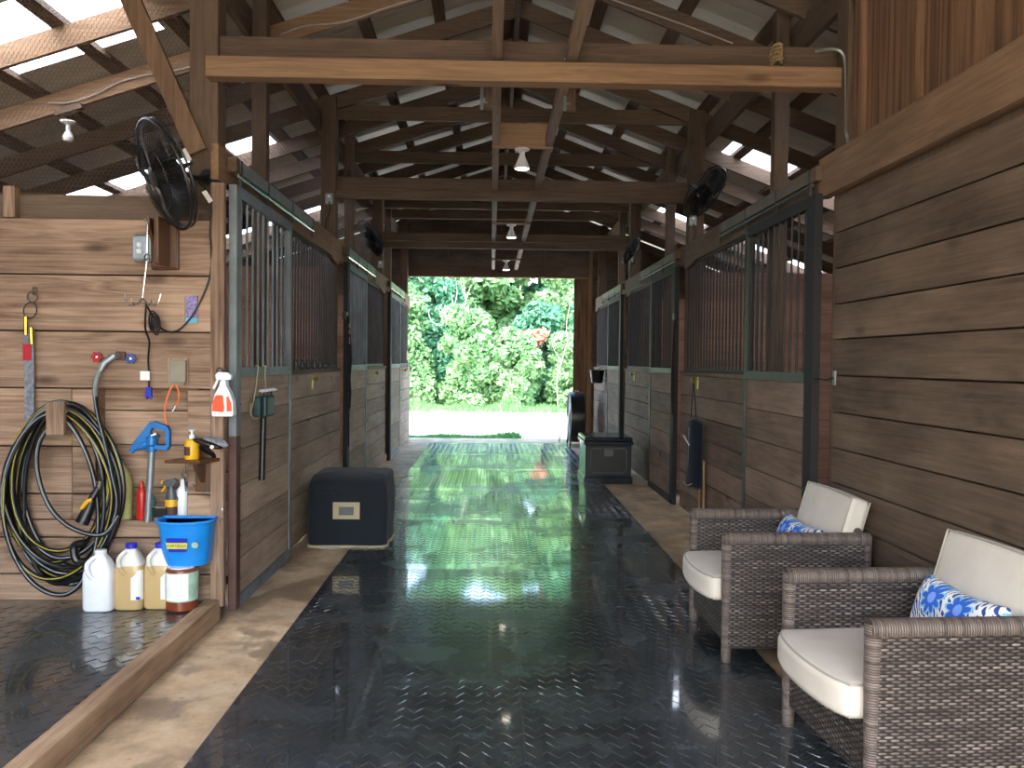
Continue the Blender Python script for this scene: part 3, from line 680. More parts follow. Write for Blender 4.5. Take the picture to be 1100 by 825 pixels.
# ------------------------------------------------------------------ chicken wire
def hexnet(w, h, cell, origin, ux, uy, r, zlim=None):
    ux, uy = Vector(ux), Vector(uy); n_ = ux.cross(uy); mb = MB(); o = Vector(origin)
    H = cell*1.12; nx = int(w/cell)+1; ny = int(h/(H*.75))+1
    def seg(a, b):
        P, Q = o+ux*a[0]+uy*a[1], o+ux*b[0]+uy*b[1]
        if zlim and (P.z > zlim(P) or Q.z > zlim(Q)): return
        d = (Q-P).normalized(); t = d.cross(n_)*r; m2 = n_*r*.8
        mb.add([P+t, P-t*.5+m2, P-t*.5-m2, Q+t, Q-t*.5+m2, Q-t*.5-m2], [(0,1,4,3), (1,2,5,4), (2,0,3,5)])
    for j in range(ny):
        for i in range(nx):
            cx = (i+.5*(j % 2))*cell; cy = j*H*.75
            t_, l_, r_ = (cx, cy+H/2), (cx-cell/2, cy+H/4), (cx+cell/2, cy+H/4); lb = (cx-cell/2, cy-H/4)
            seg(t_, l_); seg(t_, r_); seg(l_, lb)
    return mb
struct(hexnet(3.5, 1.5, .027, (-5.1, 5.075, 2.33), (1,0,0), (0,0,1), .0010, lambda p: ztop(p.x)-.16).build('wall_wire_mesh', M['wire']))
struct(hexnet(7.3, .85, .034, (-1.745, 5.08, 2.64), (0,1,0), (0,0,1), .0009).build('wall_wire_mesh', M['wire']))


struct(MB().box(XOL-.03, XOL, -1.2, 4.86, 0, 2.75).build('wall_wash_outer', W['planky']))  # unseen wall added to cut the daylight entering from the left
fw = MB()  # unseen front wall with an opening, added to dim the interior
fw.prism([(XOL, 0), (-2.6, 0), (-2.6, ztop(-2.6)), (XOL, ztop(XOL))], 'y', -1.25, -1.22)
fw.prism([(OX1+.1, 0), (XOR, 0), (XOR, ztop(XOR)), (OX1+.1, ztop(OX1+.1))], 'y', -1.25, -1.22)
fw.prism([(-2.6, 3.2), (OX1+.1, 3.2), (OX1+.1, ztop(OX1+.1)), (RX, RZ), (-2.6, ztop(-2.6))], 'y', -1.25, -1.22)
struct(fw.build('wall_front_light_block', W['darkx']))
SKY_STR = 1.0; SUN_STR = 4.6; SUN_DIR = (-.35, -.55, 1.0); EXPO = 0.9

# ------------------------------------------------------------------ armchairs
def rbox(x0, x1, y0, y1, z0, z1): return MB().box(x0, x1, y0, y1, z0, z1)
def puff(cx, cy, cz, sx, sy, sz, p=4.0, crown=.25, nu=28, nv=14, sag=0):
    """a plump cushion: a squared ellipsoid, flatter at its seam"""
    mb = MB(); vs = []; fs = []
    for i in range(nv+1):
        ph = -PI/2+PI*i/nv
        for j in range(nu):
            th = 2*PI*j/nu; c, s_ = math.cos(th), math.sin(th)
            ex = lambda v, q: math.copysign(abs(v)**(2/q), v)
            rr = ex(math.cos(ph), p)
            x, y = ex(c, p)*rr, ex(s_, p)*rr; z = ex(math.sin(ph), 2.6)
            z *= (1-crown)+crown*(1-min(1, x*x))*(1-min(1, y*y))
            vs.append((cx+x*sx, cy+y*sy, cz+z*sz))
    for i in range(nv):
        for j in range(nu): fs.append((i*nu+j, i*nu+(j+1) % nu, (i+1)*nu+(j+1) % nu, (i+1)*nu+j))
    return mb.add(vs, fs, True)
def make_armchair(label, loc, rz):
    t = thing('wicker_armchair', label, 'armchair', loc, rz)
    D, Wd, H = .365, .365, .634
    for sy in (-1, 1):
        yo, yi = sy*Wd, sy*(Wd-.055)
        MB().box(-D+.03, D-.03, yi, yo, .085, H-.03).build('arm_panel', M['wicker'], t, True, bevel=.006)
        MB().tube([(-D+.01, (yo+yi)/2, H-.022), (D-.01, (yo+yi)/2, H-.022)], .034, 14).build('arm_rest', M['wrapx'], t, True)
        for sx in (-1, 1):
            MB().tube([(sx*(D-.028), (yo+yi)/2, 0.0), (sx*(D-.028), (yo+yi)/2, H-.004)], [.024, .031], 12).build('leg', M['wrapz'], t, True)
        MB().tube([(-D+.03, (yo+yi)/2, .092), (D-.03, (yo+yi)/2, .092)], .017, 10).build('lower_rail', M['wrapx'], t, True)
    MB().box(-D+.02, -D+.05, -Wd+.055, Wd-.055, .10, .30).build('front_panel', M['wicker'], t, True, bevel=.004)
    MB().box(-D+.05, D-.03, -Wd+.055, Wd-.055, .25, .295).build('seat_frame', M['wicker'], t, True)
    bk = MB().box(D-.07, D-.035, -Wd+.06, Wd-.06, .10, .635); bk.build('back_panel', M['wicker'], t, True, bevel=.006)
    MB().tube([(D-.05, -Wd+.06, .64), (D-.05, Wd-.06, .64)], .022, 12).build('back_rail', M['wrapy'], t, True)
    # seat cushion, its front a little proud and rounded
    sb = MB(); hw = Wd-.062; z0, z1 = .298, .418; xf = -D-.055; xb = D-.10
    sb.box(xf, xb, -hw, hw, z0, z1)
    # bow the front edge outwards
    bm = bmesh.new(); 
    nx, ny = 10, 12
    vs = []; fs = []
    def P(i, j, z):
        u, v = i/nx, j/ny; x = xf+(xb-xf)*u; y = -hw+2*hw*v
        x -= (1-u)*.03*math.sin(PI*v)*1.0
        x += (1-u)**3*.022*abs(2*v-1)**7; y *= 1-.03*(1-u)**6
        cr = .022*math.sin(PI*min(1, u*1.05))**.7*math.sin(PI*v)**.7
        e = .012*(1 if (i in (0, nx) or j in (0, ny)) else 0)
        return (x, y, z+(cr-e*.3 if z > .36 else -cr*.2))
    idx = {}
    for kz, z in enumerate((z0, z1)):
        for i in range(nx+1):
            for j in range(ny+1): idx[(kz, i, j)] = len(vs); vs.append(P(i, j, z))
    for kz in (0, 1):
        for i in range(nx):
            for j in range(ny): fs.append((idx[(kz,i,j)], idx[(kz,i+1,j)], idx[(kz,i+1,j+1)], idx[(kz,i,j+1)]))
    for i in range(nx):
        for j in (0, ny): fs.append((idx[(0,i,j)], idx[(0,i+1,j)], idx[(1,i+1,j)], idx[(1,i,j)]))
    for j in range(ny):
        for i in (0, nx): fs.append((idx[(0,i,j)], idx[(0,i,j+1)], idx[(1,i,j+1)], idx[(1,i,j)]))
    bm.free()
    cs = MB().add(vs, fs, True).build('seat_cushion', M['cushion'], t, True, bevel=.026, seg=5, angle=1.2)
    for kz, dz in ((0, .004), (1, -.003)):
        ring = [vs[idx[(kz, 0, j)]] for j in range(ny+1)]+[vs[idx[(kz, i, ny)]] for i in range(1, nx+1)]+[vs[idx[(kz, nx, j)]] for j in range(ny-1, -1, -1)]+[vs[idx[(kz, i, 0)]] for i in range(nx-1, 0, -1)]
        MB().tube([((x-(xf+xb)/2)*.972+(xf+xb)/2, y*.972, z+dz*1.6) for x, y, z in ring], .0048, 6, closed=True).build('piping', M['piping'], cs, True)
    # back cushion leaning on the back panel
    n = 10; vs = []; fs = []; hw2 = Wd-.068; hgt = .425; th = .098; tilt = math.radians(16)
    R = Matrix.Translation((D-.195, 0, .405)) @ Matrix.Rotation(tilt, 4, 'Y')
    idx = {}
    for kx in (0, 1):
        for i in range(n+1):
            for j in range(n+1):
                u, v = i/n, j/n; cr = .02*math.sin(PI*u)*math.sin(PI*v)
                y = -hw2+2*hw2*u; z = hgt*v
                sq = 1-.03*(2*v-1)**2*0
                x = (-cr if kx == 0 else th+cr*.4)
                idx[(kx,i,j)] = len(vs); vs.append(tuple(R @ Vector((x, y, z+.006*math.sin(PI*u)))))
    for kx in (0, 1):
        for i in range(n):
            for j in range(n): fs.append((idx[(kx,i,j)], idx[(kx,i+1,j)], idx[(kx,i+1,j+1)], idx[(kx,i,j+1)]))
    for i in range(n):
        for j in (0, n): fs.append((idx[(0,i,j)], idx[(0,i+1,j)], idx[(1,i+1,j)], idx[(1,i,j)])); fs.append((idx[(0,j,i)], idx[(0,j,i+1)], idx[(1,j,i+1)], idx[(1,j,i)]))
    bc = MB().add(vs, fs, True).build('back_cushion', M['cushion'], t, True, bevel=.026, seg=5, angle=1.2)
    for kx in (0, 1):
        ring = [vs[idx[(kx, 0, j)]] for j in range(n+1)]+[vs[idx[(kx, i, n)]] for i in range(1, n+1)]+[vs[idx[(kx, n, j)]] for j in range(n-1, -1, -1)]+[vs[idx[(kx, i, 0)]] for i in range(n-1, 0, -1)]
        cen = sum((Vector(v) for v in vs), Vector())/len(vs)
        MB().tube([cen+(Vector(v)-cen)*.972 for v in ring], .0048, 6, closed=True).build('piping', M['piping'], bc, True)
    return t
make_armchair('grey-brown wicker armchair farther from the camera, nearer the stall door', (1.492, 4.455, .0006), 0)
make_armchair('grey-brown wicker armchair nearest the camera, cut off by the right edge', (1.56, 3.07, .0006), math.radians(3))
def make_pillow(label, loc, rot):
    mb = puff(0, 0, 0, .0, .0, .0) if False else MB()
    vs = []; fs = []; n = 24; m_ = 16; w_, h_, t_ = .25, .15, .075
    for k in (1, -1):
        for i in range(n+1):
            for j in range(m_+1):
                u, v = -1+2*i/n, -1+2*j/m_
                th = ((1-u**4)*(1-v**4))**.55
                y = u*w_*(1-.06*v*v*(1-abs(u)*.3)); z = v*h_*(1-.10*(1-abs(u))*1.0+.04*u*u)
                vs.append((k*t_*th, y, z))
    q = (n+1)*(m_+1)
    for k in (0, 1):
        for i in range(n):
            for j in range(m_): a = k*q+i*(m_+1)+j; fs.append((a, a+1, a+m_+2, a+m_+1))
    mb.add(vs, fs, True)
    o = mb.build('throw_pillow', M['floral'], None, True, subsurf=1, angle=3)
    o.location = loc; o.rotation_euler = rot; tag(o, label, 'pillow'); return o
make_pillow('blue floral pillow on the farther wicker armchair', (1.605, 4.43, .50), (0, math.radians(18), 0))
make_pillow('blue floral pillow on the wicker armchair nearest the camera', (1.70, 3.06, .505), (0, math.radians(16), math.radians(3.5)))

# ------------------------------------------------------------------ covered trunk on the left
t = thing('covered_chest', 'dark blue canvas-covered chest with a beige nameplate patch on the aisle floor', 'chest', (-1.105, 6.93, 0), 0)
mb = MB(); hx, hy, h = .312, .31, .57
# loose canvas: a grid draped over the box, sagging a little between the edges
def cover_grid():
    n = 20; vs = []; fs = []; rr = .055
    rng = random.Random(3)
    prof = [(0, .012), (.03, .1), (.04, .25), (.03, .40), (.015, .50), (.0, .535), (-.012, .556), (-.04, .568), (-.16, .572)]
    K = 72
    for k, (ins, z) in enumerate(prof):
        for j in range(K):
            a = 2*PI*j/K; c, s_ = math.cos(a), math.sin(a); p = 16
            r = 1/((abs(c)**p+abs(s_)**p)**(1/p))
            ex = hx+min(0, ins); ey = hy+min(0, ins)
            wob = (math.sin(a*5+z*14)*.006+math.sin(a*11+z*31+1)*.004+math.sin(a*17-z*22)*.003) if ins > 0 or z < .5 else math.sin(a*3)*.002
            bul = ins*.25 if ins > 0 else 0
            x = c*r*(ex+bul+wob-.012); y = s_*r*(ey+bul+wob-.012)
            zz = z - (.02 if (y < -hy*.7 and z > .5 and False) else 0)
            # front top edge droops
            if z > .3: zz -= .045*max(0, (-y/hy-.55))/.45*(z-.3)/.26
            vs.append((x, y, zz))
    for k in range(len(prof)-1):
        for j in range(K): fs.append((k*K+j, k*K+(j+1) % K, (k+1)*K+(j+1) % K, (k+1)*K+j))
    fs.append(tuple((len(prof)-1)*K+j for j in range(K)))
    return vs, fs, K
vs, fs, K = cover_grid()
MB().add(vs, fs, True).build('canvas_cover', M['canvas'], t, True, subsurf=1, angle=3)
MB().tube([Vector(vs[j])*1.0+Vector((0,0,.006)) for j in range(K)], .011, 8, closed=True).build('hem', M['beige'], t, True)
MB().box(-hx+.07, hx-.07, -hy+.07, hy-.07, .012, .44).build('inner_chest', M['trunkin'], t, True)
for sx in (-1, 1):
    for sy in (-1, 1): MB().box(sx*.25-.03, sx*.25+.03, sy*.24-.03, sy*.24+.03, -.0, .012).build('foot', M['black'], t, True)
pm = MB(); yy = -hy-.004
for a, b, c, d_ in ((-.105, .10, .235, .265), (-.105, .10, .33, .365), (-.105, -.06, .265, .33), (.055, .10, .265, .33)): pm.box(a, b, yy-.005, yy+.001, c, d_)
pl = pm.build('name_patch', M['beige'], t, True)
MB().box(-.06, .055, yy-.003, yy+.001, .265, .33).build('name_plate', M['greylab'], pl, True)
MB().tube(spline([(-.26, yy+.006, .43), (-.14, yy+.004, .432), (-.10, yy+.004, .428), (-.098, yy+.003, .40)], 5), .0025, 6).build('seam', M['black'], t, True)
MB().box(-.20, -.05, -hy+.0, -hy+.03, 0, .012).build('skid', M['galv'], t, True)

# tack trunk on the right
t = thing('tack_chest', 'dark blue lacquered tack chest with moulded lid and base beside the right stalls', 'chest', (1.42, 10.64, 0))
w2, d2 = .295, .37
MB().box(-w2, w2, -d2, d2, 0, .085).build('base', M['trunkbl'], t, True, bevel=.01)
MB().box(-w2+.018, w2-.018, -d2+.018, d2-.018, .085, .47).build('body', M['trunkbl'], t, True, bevel=.004)
MB().box(-w2+.035, w2-.035, -d2+.010, -d2+.019, .11, .455).build('end_panel', M['trunkin'], t, True)
ln = MB(); a, b, c, d_ = -.215, .215, .135, .43; cc = .03
pts = [(a+cc, c), (b-cc, c), (b, c+cc), (b, d_-cc), (b-cc, d_), (a+cc, d_), (a, d_-cc), (a, c+cc)]
ln.tube([(x, -d2+.0085, z) for x, z in pts], .0022, 5, closed=True); ln.build('pinstripe', M['pipe'], t, True)
MB().box(-.05, .055, -d2+.004, -d2+.011, .335, .415).build('name_plate', M['greylab'], t, True)
MB().box(-w2-.004, w2+.004, -d2-.004, d2+.004, .47, .515).build('lid', M['trunkbl'], t, True, bevel=.008)
MB().box(-w2+.004, w2-.004, -d2+.004, d2-.004, .515, .565).build('lid_top', M['trunkbl'], t, True, bevel=.014)
MB().box(-w2-.012, -w2-.002, -.05, .05, .44, .50).build('hasp', M['chrome'], t, True)

# ------------------------------------------------------------------ drum fan by the rear door
t = thing('drum_fan', 'tall black drum fan on small wheels by the open rear doorway', 'fan', (1.50, 15.10, 0))
MB().lathe([(.40, -.13), (.44, -.12), (.445, 0), (.44, .12), (.40, .13), (.39, .125), (.425, 0), (.39, -.125), (.40, -.13)], (0,0,.50), (1,0,0), 40).build('drum', M['black'], t, True)
for sx in (-1, 1):
    gm = MB()
    for r in (.06, .12, .18, .24, .30, .36, .41):
        gm.tube([(sx*.132, r*math.cos(2*PI*k/32), .5+r*math.sin(2*PI*k/32)) for k in range(32)], .003, 5, closed=True)
    for k in range(8): gm.tube([(sx*.134, 0, .5), (sx*.134, .42*math.cos(PI*k/4), .5+.42*math.sin(PI*k/4))], .003, 5)
    gm.build('grille', M['chrome'] if sx < 0 else M['black'], t, True)
bl = MB()
for k in range(3):
    a = 2*PI*k/3; ca, sa = math.cos(a), math.sin(a)
    bl.add([(-.04, .05*ca-.03*sa, .5+.05*sa+.03*ca), (.04, .05*ca+.03*sa, .5+.05*sa-.03*ca), (.05, .36*ca+.12*sa, .5+.36*sa-.12*ca), (-.05, .36*ca-.12*sa, .5+.36*sa+.12*ca),
            (-.036, .05*ca-.03*sa, .5+.05*sa+.03*ca), (.044, .05*ca+.03*sa, .5+.05*sa-.03*ca), (.054, .36*ca+.12*sa, .5+.36*sa-.12*ca), (-.046, .36*ca-.12*sa, .5+.36*sa+.12*ca)], [(0,1,2,3), (4,5,6,7), (0,1,5,4), (1,2,6,5), (2,3,7,6), (3,0,4,7)])
bl.build('blades', M['galv'], t, True)
MB().lathe([(.08, -.07), (.09, 0), (.08, .07)], (0,0,.5), (1,0,0), 20).build('motor', M['black'], t, True)
MB().box(-.03, .03, -.13, -.02, .955, .965).build('handle', M['chrome'], t, True); MB().box(-.03, .04, -.448, -.438, .47, .50).build('switch_box', M['red'], t, True) if False else None
MB().box(-.05, .05, -.16, -.10, .90, .93).build('warning_sticker', M['redknob'], t, True)
for sy in (-1, 1):
    MB().tube([(-.12, sy*.30, .035), (-.12, sy*.34, .22), (.12, sy*.34, .22), (.12, sy*.30, .035)], .013, 8).build('stand_leg', M['black'], t, True)
    for sx in (-1, 1): MB().lathe([(.034, -.012), (.036, 0), (.034, .012)], (sx*.125, sy*.30, .036), (1,0,0), 16).build('wheel', M['black'], t, True)
o = MB().box(1.245, 1.265, 15.62, 15.65, -.0, .16).build('door_guide', M['rust'], bevel=.002); tag(o, 'short rusty post on the floor left of the drum fan', 'door stop')

# ------------------------------------------------------------------ box fans on the posts
def cage_fan(label, centre, normal, R, post, cord=None, group=None):
    c = Vector(centre); n_ = Vector(normal).normalized()
    t = thing('cage_fan', label, 'fan', centre, 0, group)
    a, b = frame_of(n_); dep = R*.30
    def ring(r, h, tr, k=48): return [c+n_*h+(a*math.cos(2*PI*i/k)+b*math.sin(2*PI*i/k))*r for i in range(k)]
    fr = MB(); fr.tube(ring(R, 0, 0), .009, 8, closed=True); fr.tube(ring(R*.99, -dep*.35, 0), .006, 6, closed=True); fr.build('rim', M['black'], t)
    for sg, nm in ((1, 'front_grille'), (-1, 'rear_grille')):
        gm = MB(); k = 72
        for i in range(k):
            d = a*math.cos(2*PI*i/k)+b*math.sin(2*PI*i/k)
            gm.tube([c+d*R*.2+n_*sg*dep*.62, c+d*R*.6+n_*sg*dep*.60, c+d*R*.9+n_*sg*dep*.42, c+d*R*.99], .0014 if R > .27 else .002, 4, cap=False)
        gm.tube(ring(R*.6, sg*dep*.6, 0), .003, 5, closed=True); gm.lathe([(R*.2, -.006), (R*.2, .006), (R*.17, .009), (0, .010)], c+n_*sg*dep*.62, n_*sg, 24)
        gm.build(nm, M['black'], t)
    bl = MB()
    for k in range(3):
        th0 = 2*PI*k/3
        vs = []; m_ = 6; q = 6
        for i in range(m_+1):
            r = R*(.16+.70*i/m_); wdt = .40+.45*math.sin(PI*(.25+.6*i/m_))
            for j in range(q+1):
                f_ = j/q-.5; th = th0+f_*wdt*1.15; tw = f_*(.10 if R > .27 else .09)*(1.3-.5*i/m_)
                vs.append(c+(a*math.cos(th)+b*math.sin(th))*r+n_*(tw))
        nn = len(vs); vs2 = vs+[v+n_*.004 for v in vs]
        fs = []
        for i in range(m_):
            for j in range(q):
                p0 = i*(q+1)+j; fs.append((p0, p0+1, p0+q+2, p0+q+1)); fs.append((nn+p0, nn+p0+q+1, nn+p0+q+2, nn+p0+1))
        bl.add(vs2, fs, True)
    bl.build('blades', M['black'], t)
    MB().lathe([(R*.16, -dep*.9), (R*.24, -dep*.8), (R*.26, -dep*.1), (R*.16, 0), (R*.16, .05), (0, .06)], c-n_*.005, n_, 24).build('motor', M['black'], t)
    P = Vector(post); br = MB(); back = c-n_*dep*.95
    br.tube([back, back.lerp(P, .5)+Vector((0,0,-.02)), P], .014, 8); br.lathe([(.045, 0), (.045, .02), (0, .022)], P, (back-P), 16)
    br.tube([c+a*R, c+a*R*1.02-n_*dep*.6, back, c-a*R*1.02-n_*dep*.6, c-a*R], .008, 6)
    br.build('mounting_bracket', M['black'], t)
    return t
t = cage_fan('large black cage fan tilted over the wash bay, on the near left post', (-1.70, 4.50, 2.405), (-.74, -.56, -.38), .285, (-1.60, 4.90, 2.48))
MB().box(-1.50, -1.455, 4.70, 4.72, 2.30, 2.352).build('switch_tag', M['whitep'], t) if False else None
pl = MB(); pl.prism([(-1.575, 2.36), (-1.535, 2.30), (-1.515, 2.315), (-1.55, 2.37)], 'y', 4.70, 4.704); pl.build('cord_tag', M['whitep'], t)
pl = MB(); pl.prism([(-1.66, 2.56), (-1.625, 2.50), (-1.60, 2.515), (-1.635, 2.575)], 'y', 4.62, 4.625); pl.build('rating_plate', M['whitep'], t)
cd = [(-1.60, 4.72, 2.42), (-1.545, 4.72, 2.36), (-1.535, 4.74, 2.28), (-1.548, 4.76, 2.15), (-1.548, 4.78, 2.06), (-1.555, 4.79, 1.93), (-1.60, 4.79, 1.80), (-1.66, 4.79, 1.69), (-1.735, 4.78, 1.612), (-1.80, 4.75, 1.617), (-1.832, 4.70, 1.68), (-1.85, 4.64, 1.75),
      (-1.84, 4.62, 1.74), (-1.86, 4.66, 1.62), (-1.87, 4.74, 1.55), (-1.888, 4.77, 1.46), (-1.888, 4.78, 1.38), (-1.888, 4.78, 1.30)]
cr = MB().tube(spline(cd, 5), .0055, 8)
for k in range(3): cr.tube([(-1.83+.018*math.cos(q)+k*.006, 4.68+k*.012, 1.66+.055*math.sin(q)-k*.01) for q in [2*PI*i/14 for i in range(14)]], .0052, 6, closed=True)
cr.build('power_cord', M['black'], t)
MB().box(-1.930, -1.878, 4.764, 4.766, 1.338, 1.388).build('cord_label', M['whitep'], t)
MB().prism([(-1.902, 1.30), (-1.874, 1.30), (-1.87, 1.24), (-1.878, 1.232), (-1.888, 1.25), (-1.897, 1.232), (-1.906, 1.245)], 'y', 4.768, 4.79).build('plug', M['capblue'], t, bevel=.003)
# power cord of the others kept short
cage_fan('black cage fan tilted up on the second right-hand post', (2.05, 8.28, 3.11), (.60, -.46, -.58), .275, (1.98, 8.48, 2.98))
cage_fan('black cage fan on the third left-hand post, over the far stalls', (-1.66, 11.85, 3.12), (-.72, -.35, -.55), .25, (-1.60, 12.12, 2.95))
cage_fan('small black cage fan farthest down the aisle on the right', (1.93, 11.95, 3.02), (.75, -.25, -.5), .2, (1.98, 12.12, 2.88))
def outlet_box(label, c, big=1.0, cord=True):
    t = thing('junction_box', label, 'socket', c); x, y, z = c
    MB().box(x-.035*big, x+.035*big, y-.02, y+.02, z-.05*big, z+.05*big).build('box', M['galv'], t, bevel=.003)
    if cord: MB().tube(spline([(x, y-.02, z-.03), (x+.02, y-.05, z-.12), (x-.02, y-.05, z-.22), (x-.03, y-.0, z-.34)], 6), .006, 6).build('cord', M['black'], t)
    MB().lathe([(.014, 0), (.014, .012), (0, .014)], (x, y-.02, z+.02), (0,-1,0), 12).build('plug', M['white'], t)
outlet_box('small metal junction box with a black cord on the second left post', (-1.585, 8.395, 3.02))
outlet_box('small metal junction box with a black cord below the right cage fan', (1.955, 8.395, 2.86))
outlet_box('small metal junction box under the far left fan', (-1.56, 12.035, 2.80), 1, False)
outlet_box('square grey junction box on the third right-hand post', (1.93, 12.035, 2.93), 1.2)

# ------------------------------------------------------------------ ceiling lamps
def aisle_lamp(label, y, z):
    t = thing('ceiling_lamp', label, 'lamp', (.225, y, z), 0, 'reflector bulbs down the ceiling of the aisle')
    MB().lathe([(.058, 0), (.058, -.010), (.03, -.022), (.022, -.03), (.022, -.055)], (.225, y, z), (0,0,1), 24).build('base', M['lampwhite'], t)
    MB().lathe([(.020, -.05), (.024, -.06), (.055, -.135), (.061, -.15), (.058, -.158)], (.225, y, z), (0,0,1), 24).build('bulb', M['lampwhite'], t)
    plabel(MB().lathe([(.056, -.158), (.04, -.164), (0, -.168)], (.225, y, z), (0,0,1), 24).build('bulb_face', M['lampem'], t), 'glowing face of the bulb')
aisle_lamp('white reflector bulb on the ceiling, largest and nearest of the three down the aisle', 6.80, 3.138)
aisle_lamp('white reflector bulb on the ceiling, the middle of the three down the aisle', 10.45, 3.123)
aisle_lamp('white reflector bulb on the ceiling, nearest the rear doorway', 14.11, 3.123)
t = thing('ceiling_lamp', 'small bare white bulb under the rafters behind the chicken wire', 'lamp', (-3.21, 6.6, 3.24))
MB().lathe([(.055, 0), (.055, -.010), (.03, -.022), (.016, -.03), (.016, -.07)], (-3.21, 6.6, 3.24), (0,0,1), 20).build('base', M['lampwhite'], t)
MB().lathe([(.014, -.07), (.03, -.10), (.04, -.125), (.03, -.15), (0, -.155)], (-3.21, 6.6, 3.24), (0,0,1), 20).build('bulb', M['lampwhite'], t)
MB().beam((-3.31, 6.62, 3.30), (-3.11, 6.62, 3.36), .06, .04).build('mounting_block', W['framex'], t)
for nm, x, dz in (('left', -.078, 0), ('right', .45, .01)):
    t = thing('hanger_strap', f'thin bright metal strap hanging under the near tie beam, the {nm} one of two', 'strap', (x, 5.5, 3.06), 0, 'metal straps under the near tie beam')
    MB().box(x-.010, x+.010, 5.49, 5.496, 3.06, 3.245).build('strap', M['galv'], t); MB().box(x+.01, x+.035, 5.49, 5.496, 3.10, 3.108).build('hook', M['galv'], t)
    MB().box(x+.02 if nm == 'left' else x+.012, x+.07, 5.50, 5.55, 3.07, 3.50).build('hanging_board', W['framez'], t)
# cables
def cable(label, pts, r=.006, mat='wirew'):
    o = MB().tube(spline(pts, 6), r, 6).build('cable', M[mat]); tag(o, label, 'cable')
cable('pale cable sagging along the left rafter behind the chicken wire', [(-3.40, 6.69, 3.40), (-3.25, 6.69, 3.405), (-3.05, 6.69, 3.47), (-2.80, 6.69, 3.59), (-2.30, 6.69, 3.70), (-1.75, 6.69, 3.90)])
cable('pale cable along the left rafter over the near tie beam', [(-1.64, 6.69, 3.95), (-1.45, 6.69, 4.02), (-1.15, 6.69, 4.06), (-.75, 6.69, 4.20), (-.2, 6.69, 4.36)])
cable('pale cable along the right rafter over the near tie beam', [(.9, 6.69, 4.27), (1.30, 6.69, 4.14), (1.60, 6.69, 4.04), (1.85, 6.69, 3.95)])
cable('grey conduit bending down the right post onto the beam', [(1.78, 4.77, 3.20), (1.88, 4.765, 3.215), (1.935, 4.76, 3.18), (1.948, 4.75, 3.06), (1.950, 4.74, 2.85), (1.952, 4.73, 2.72), (1.965, 4.70, 2.66)], .010, 'galv')
cable('pale cable hanging from the near tie beam beside the right ceiling strip', [(.50, 4.6, 3.40), (.475, 4.78, 3.30), (.46, 4.90, 3.25), (.40, 4.945, 3.19)], .006)
# rope bundle and nest
rp = MB()
for k in range(5):
    rp.tube([(1.602+(.020+.004*(k % 2))*math.cos(q), 4.90+.075*math.sin(q)*1.0, 3.17+.022*k+.006*math.sin(q*2)) for q in [2*PI*i/20 for i in range(20)]], .010, 8, closed=True)
tag(rp.build('rope_bundle', M['rope']), 'old knotted rope bundle wrapped on the near tie beam', 'rope')
rng2 = random.Random(5); ns = MB()
for k in range(160):
    a = rng2.uniform(0, 2*PI); r = .07+rng2.uniform(-.015, .02); z = 3.44+rng2.uniform(-.04, .035)
    p = Vector((.80+r*math.cos(a), 5.86+r*.8*math.sin(a), z)); d = Vector((-math.sin(a), math.cos(a), rng2.uniform(-.4, .4)))*.05
    ns.tube([p-d, p+d+Vector((0,0,rng2.uniform(-.01, .01)))], .003, 4)
ns.lathe([(.03, -.04), (.07, -.02), (.08, .02), (.065, .02), (.04, -.01), (0, -.015)], (.80, 5.86, 3.44), (0,0,1), 16)
no = ns.build('bird_nest', M['nest'])
no.location = (0, -.01, .73); tag(no, 'bird nest of dry straw under the right rafters behind the near tie beam', 'nest')

# ------------------------------------------------------------------ wash bay wall things
yw = 4.815
def bottle_round(name, label, cat, x, y, z, r, h, body, cap, neck=.3, capr=None, sx=1, sy=1, pw=2.6, group=None):
    t = thing(name, label, cat, (x, y, z), 0, group); hb = h*(1-neck*.55)
    MB().lathe([(r*.9, 0), (r, .006), (r, hb*.80), (r*.85, hb*.90), (r*.4, hb), (r*.38, hb+.01)], (x, y, z), (0,0,1), 24, sx, sy, pw).build('body', body, t)
    MB().lathe([(capr or r*.42, hb+.008), (capr or r*.42, h-.004), ((capr or r*.42)*.8, h)], (x, y, z), (0,0,1), 20).build('cap', cap, t)
    return t
